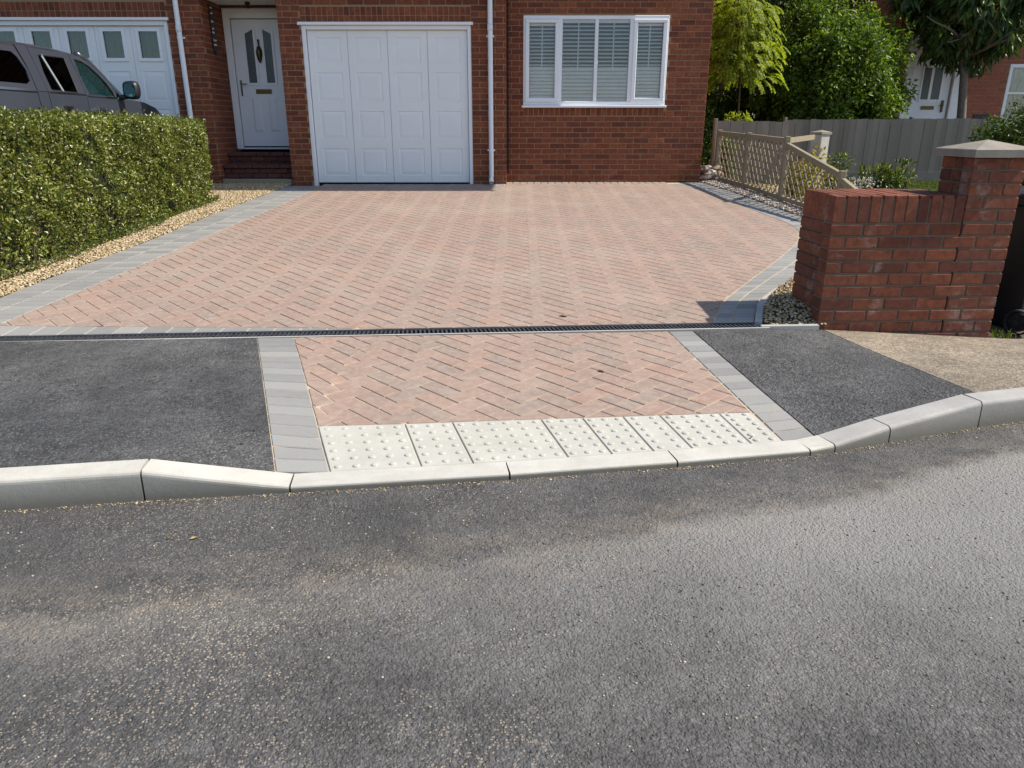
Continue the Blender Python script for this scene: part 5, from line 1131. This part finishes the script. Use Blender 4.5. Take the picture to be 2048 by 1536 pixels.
for side in (1, -1):
    m = MB(); grid_panel(m, belt, 5.92, 8.195, .78, side, 7, 24, (7.15, .43)); tb(m, 'bed_side', 'car_paint', smooth=True)
    m = MB(); flat_panel(m, [(5.98, 1.615), (8.20, 1.615), (8.235, 1.82), (8.20, 2.035), (6.2, 2.03), (6.08, 2.0)], [CW], side); tb(m, 'canopy_side', 'car_paint')
    m = MB(); flat_panel(m, [tuple(p) for p in CW], [], side, .012, .004); tb(m, 'canopy_window', 'glass_privacy')
    m = MB(); flat_panel(m, [(8.215, 1.61), (8.385, 1.61), (8.405, 1.82), (8.415, 2.05), (8.225, 2.05), (8.25, 1.85)], [], side); grid_panel(m, belt, 8.205, 8.385, .78, side, 7, 2); tb(m, 'rear_pillar', 'car_paint')
    for nm, ya, yb2, top_out, W_, gm in (('rear_door', 8.393, 9.125, [(8.393, 1.612), (9.125, 1.602), (9.16, 1.8), (9.17, 2.052), (8.425, 2.045), (8.41, 1.82)], RW, 'glass_privacy'), ('front_door', 9.133, 9.83, [(9.133, 1.602), (9.83, 1.588), (9.845, 1.66), (9.77, 1.79), (9.66, 1.90), (9.53, 1.985), (9.40, 2.035), (9.18, 2.052), (9.168, 1.8)], FW, 'glass_car')):
        d_ = empty(nm, (0, 0, 0), parent=trk); d_.location = -TL
        m = MB(); grid_panel(m, belt, ya, yb2, .80, side, 8, 6); flat_panel(m, top_out, [W_], side); m.build('door_skin', 'car_paint', d_)
        m = MB(); flat_panel(m, list(W_), [], side, .010, .004); m.build('side_glass', gm, d_)
        m = MB(); rim_o = W_; k = len(W_); cy = sum(p[0] for p in W_) / k; cz = sum(p[1] for p in W_) / k; rin = [(lerp(a, cy, .05), lerp(b, cz, .05)) for a, b in W_]
        v = [tp(a, b, side, -.002) for a, b in W_] + [tp(a, b, side, .003) for a, b in rin]; m.add(v, [(i, (i + 1) % k, k + (i + 1) % k, k + i) for i in range(k)]); m.build('window_seal', 'black_plastic', d_)
        hy = ya + .14; m = MB(); m.obox(tp(hy, 1.458, side, -.028), tp(hy + .20, 1.458, side, -.028), .022, .03); m.obox(tp(hy + .01, 1.458, side, .01), tp(hy + .01, 1.458, side, -.03), .025, .03); m.obox(tp(hy + .19, 1.458, side, .01), tp(hy + .19, 1.458, side, -.03), .025, .03); m.build('handle', 'chrome', d_)
        m = MB(); m.obox(tp(ya + .02, belt((ya + yb2) / 2) + .006, side, -.004), tp(yb2 - .02, belt(yb2) + .010, side, -.004), .008, .014); m.build('belt_trim', 'black_plastic' if side < 0 else 'chrome', d_)
        if nm == 'rear_door': m = MB(); m.obox(tp(8.63, 1.99, side, .004), tp(8.70, 1.625, side, .004), .012, .016); m.build('quarter_bar', 'chrome' if side > 0 else 'black_plastic', d_)
    m = MB(); grid_panel(m, hood, 9.838, 10.97, .80, side, 7, 22, (10.30, .43)); tb(m, 'front_wing', 'car_paint', smooth=True)
    m = MB(); m.obox(tp(5.95, 1.608, side, -.006), tp(8.19, 1.612, side, -.006), .02, .022); tb(m, 'bed_rail', 'chrome')
    m = MB(); p0 = Vector(tp(9.86, 1.615, side, .02)); pts = [(9.86, 1.60), (9.80, 1.70), (9.72, 1.82), (9.60, 1.93), (9.46, 2.02), (9.36, 2.055)]
    m.tube([tp(a + .05, b + .01, side, .03) for a, b in pts], .035, 8); tb(m, 'windscreen_pillar', 'car_paint', smooth=True)
    # mirror
    mr = empty('door_mirror', (0, 0, 0), parent=trk); mr.location = -TL; c = Vector((XC + side * 1.055, 9.90, 1.690)); m = MB()
    prof = [(-.075, .075), (-.055, .098), (.0, .105), (.05, .085), (.075, .045)]
    rings = []
    for yy, rr in prof:
        for k in range(16):
            a = 2 * math.pi * k / 16; sx = abs(math.cos(a)) ** .6 * (1 if math.cos(a) > 0 else -1); sz = abs(math.sin(a)) ** .6 * (1 if math.sin(a) > 0 else -1); rings.append((c.x + sx * rr * .95, c.y + yy, c.z + sz * rr * 1.05))
    m.add(rings, [(l * 16 + k, l * 16 + (k + 1) % 16, (l + 1) * 16 + (k + 1) % 16, (l + 1) * 16 + k) for l in range(4) for k in range(16)] + [tuple(range(64, 80))]); m.tube([(XC + side * .90, 9.84, 1.60), (c.x - side * .04, 9.90, 1.62)], .030, 8); m.build('shell', 'black_plastic', mr, smooth=True)
    m = MB(); m.add([(c.x + math.copysign(abs(math.cos(a)) ** .6, math.cos(a)) * .070, c.y - .070, c.z + math.copysign(abs(math.sin(a)) ** .6, math.sin(a)) * .078) for a in [2 * math.pi * k / 16 for k in range(16)]], [tuple(range(16))]); m.build('mirror_face', 'mirror_glass', mr)
    for wy in (7.15, 10.30):
        w_ = empty('wheel', (0, 0, 0), parent=trk); w_.location = -TL; x = XC + side * .78
        m = MB(); m.tube([(x - .12, wy, .79), (x - .10, wy, .79), (x + .10, wy, .79), (x + .12, wy, .79)], [.33, .37, .37, .33], 32, cap=False); m.tube([(x + .115 * side, wy, .79), (x + .09 * side, wy, .79)], [.33, .24], 32, cap=False); m.build('tyre', 'rubber', w_, smooth=True)
        m = MB()
        for k in range(6): a = 2 * math.pi * k / 6; m.obox((x + .10 * side, wy + .05 * math.cos(a), .79 + .05 * math.sin(a)), (x + .10 * side, wy + .245 * math.cos(a), .79 + .245 * math.sin(a)), .06, .03, (1, 0, 0))
        m.tube([(x + .07 * side, wy, .79), (x + .115 * side, wy, .79)], .065, 14); m.tube([(x + .0 * side, wy, .79), (x + .05 * side, wy, .79)], .25, 24); m.build('rim', 'chrome', w_)
# roof skins, bonnet, screens, ends, floor
def skin(m, ys, zf, wf, crown, n=10):
    V = []
    for y in ys:
        for k in range(n + 1): t = k / n * 2 - 1; V.append((XC + t * wf(y), y, zf(y) + crown * (1 - t * t) - .03 * abs(t) ** 8))
    m.add(V, [(i * (n + 1) + k, (i + 1) * (n + 1) + k, (i + 1) * (n + 1) + k + 1, i * (n + 1) + k + 1) for i in range(len(ys) - 1) for k in range(n)])
rz_ = lambda y: float(np.interp(y, [5.98, 6.2, 8.21], [1.99, 2.04, 2.055])); cz_ = lambda y: float(np.interp(y, [8.23, 8.5, 8.8, 9.2, 9.4, 9.56], [2.055, 2.085, 2.092, 2.083, 2.066, 2.030]))
m = MB(); skin(m, np.linspace(5.98, 8.215, 12), rz_, lambda y: xs_(rz_(y) - .02) + .002, .045); tb(m, 'canopy_roof', 'car_paint', smooth=True)
m = MB(); skin(m, np.linspace(8.222, 9.56, 14), cz_, lambda y: xs_(cz_(y) - .025) + .002, .05); tb(m, 'cab_roof', 'car_paint', smooth=True)
m = MB(); skin(m, np.linspace(8.24, 9.50, 5), lambda y: cz_(y) - .045, lambda y: xs_(2.03), .04); tb(m, 'headlining', 'seat_cloth')
m = MB(); skin(m, np.linspace(9.86, 10.97, 16), lambda y: hood(y) + .004, lambda y: xs_(hood(y)) + .002, .055); tb(m, 'bonnet', 'car_paint', smooth=True)
m = MB(); V = [(XC + t * (.735 if i == 0 else .86), lerp(9.575, 10.05, i) + .06 * (1 - t * t), lerp(2.035, 1.63, i)) for i in (0, 1) for t in np.linspace(-1, 1, 9)]; m.add(V, [(k, k + 1, k + 10, k + 9) for k in range(8)]); tb(m, 'windscreen', 'glass_car', smooth=True)
m = MB(); m.box(XC - .86, XC + .86, 5.88, 5.93, .80, 1.60, .01); tb(m, 'tailgate', 'car_paint')
m = MB(); m.prism([(5.985, 1.62), (6.0, 1.62), (6.10, 2.0), (6.085, 2.0)], 'x', XC - .74, XC + .74); tb(m, 'canopy_rear_window', 'glass_privacy')
m = MB(); m.box(XC - .87, XC + .87, 10.93, 10.985, .80, 1.37, .02); tb(m, 'front_panel', 'car_paint')
m = MB(); m.box(XC - .5, XC + .5, 10.986, 11.0, 1.05, 1.28, .005); tb(m, 'grille', 'black_plastic')
for sx in (-1, 1): m = MB(); m.box(XC + sx * .7 - .16, XC + sx * .7 + .16, 10.986, 11.0, 1.13, 1.33, .01); tb(m, 'headlight', 'lamp_glass')
m = MB(); m.box(XC - .84, XC + .84, 5.95, 10.9, .78, .84); m.box(XC - .84, XC + .84, 6.0, 8.2, 1.50, 1.52); m.box(XC - .83, XC + .83, 8.20, 8.24, .84, 1.62); m.box(XC - .80, XC + .80, 9.83, 9.99, .84, 1.585); tb(m, 'floor_pan', 'dark_gap')
for sx in (-1, 1):
    for yy in (8.55, 9.28):
        m = MB(); m.box(XC + sx * .40 - .24, XC + sx * .40 + .24, yy, yy + .12, 1.0, 1.66, .04); m.box(XC + sx * .40 - .13, XC + sx * .40 + .13, yy + .01, yy + .09, 1.69, 1.86, .03); tb(m, 'seat', 'seat_cloth')
m = MB(); c = Vector((XC + .40, 9.66, 1.60))
m.tube([c + Vector((math.cos(a) * .18, -math.sin(a) * .05, math.sin(a) * .175)) for a in [2 * math.pi * k / 20 for k in range(21)]], .015, 8); m.obox(c - Vector((.17, 0, 0)), c + Vector((.17, 0, 0)), .03, .03); tb(m, 'steering_wheel', 'black_plastic')
m = MB(); m.box(XC - .09, XC + .09, 9.60, 9.63, 1.93, 1.99, .01); tb(m, 'rear_view_mirror', 'black_plastic')
# ------------------------------------------------------------------ small litter
def dead_leaf(x, y, z, rz, L, label, mat='leaf_gold'):
    m = MB(); w = L * .34; pts = [(-L / 2, 0, .001), (-L * .2, w * .5, .006), (L * .2, w * .45, .004), (L / 2, 0, .003), (L * .2, -w * .45, .007), (-L * .2, -w * .5, .003), (0, 0, .0005)]
    m.add(pts, [(6, 0, 1), (6, 1, 2), (6, 2, 3), (6, 3, 4), (6, 4, 5), (6, 5, 0)]); m.add([(a, b, c + .0015) for a, b, c in pts], [(6, 1, 0), (6, 2, 1), (6, 3, 2), (6, 4, 3), (6, 5, 4), (6, 0, 5)])
    o = m.build('fallen_leaf', mat, None, fix=False, label=label, category='leaf', group='fallen leaves'); o.location = (x, y, z); o.rotation_euler = (0, 0, rz)
dead_leaf(.46, 3.62, zfoot(.46, 3.62) + .001, 2.6, .045, 'dark curled leaf lying on the red blocks of the crossing', 'bark_brown')
dead_leaf(.33, 4.62, zdrive(.33, 4.62) + .001, 2.8, .06, 'brown leaf lying just above the drain grate', 'bark_brown')
dead_leaf(-1.02, 2.07, .002, .3, .03, 'pale dry leaf on the dark tarmac near the ramped kerb', 'gravel_gold'); dead_leaf(-1.10, 2.075, .002, 1.2, .022, 'small dry leaf fragment beside the pale leaf on the road', 'bark_brown')
dead_leaf(1.00, 2.83, zfoot(1.0, 2.83) + .003, .7, .022, 'tiny dark leaf on the blister slabs', 'bark_brown')
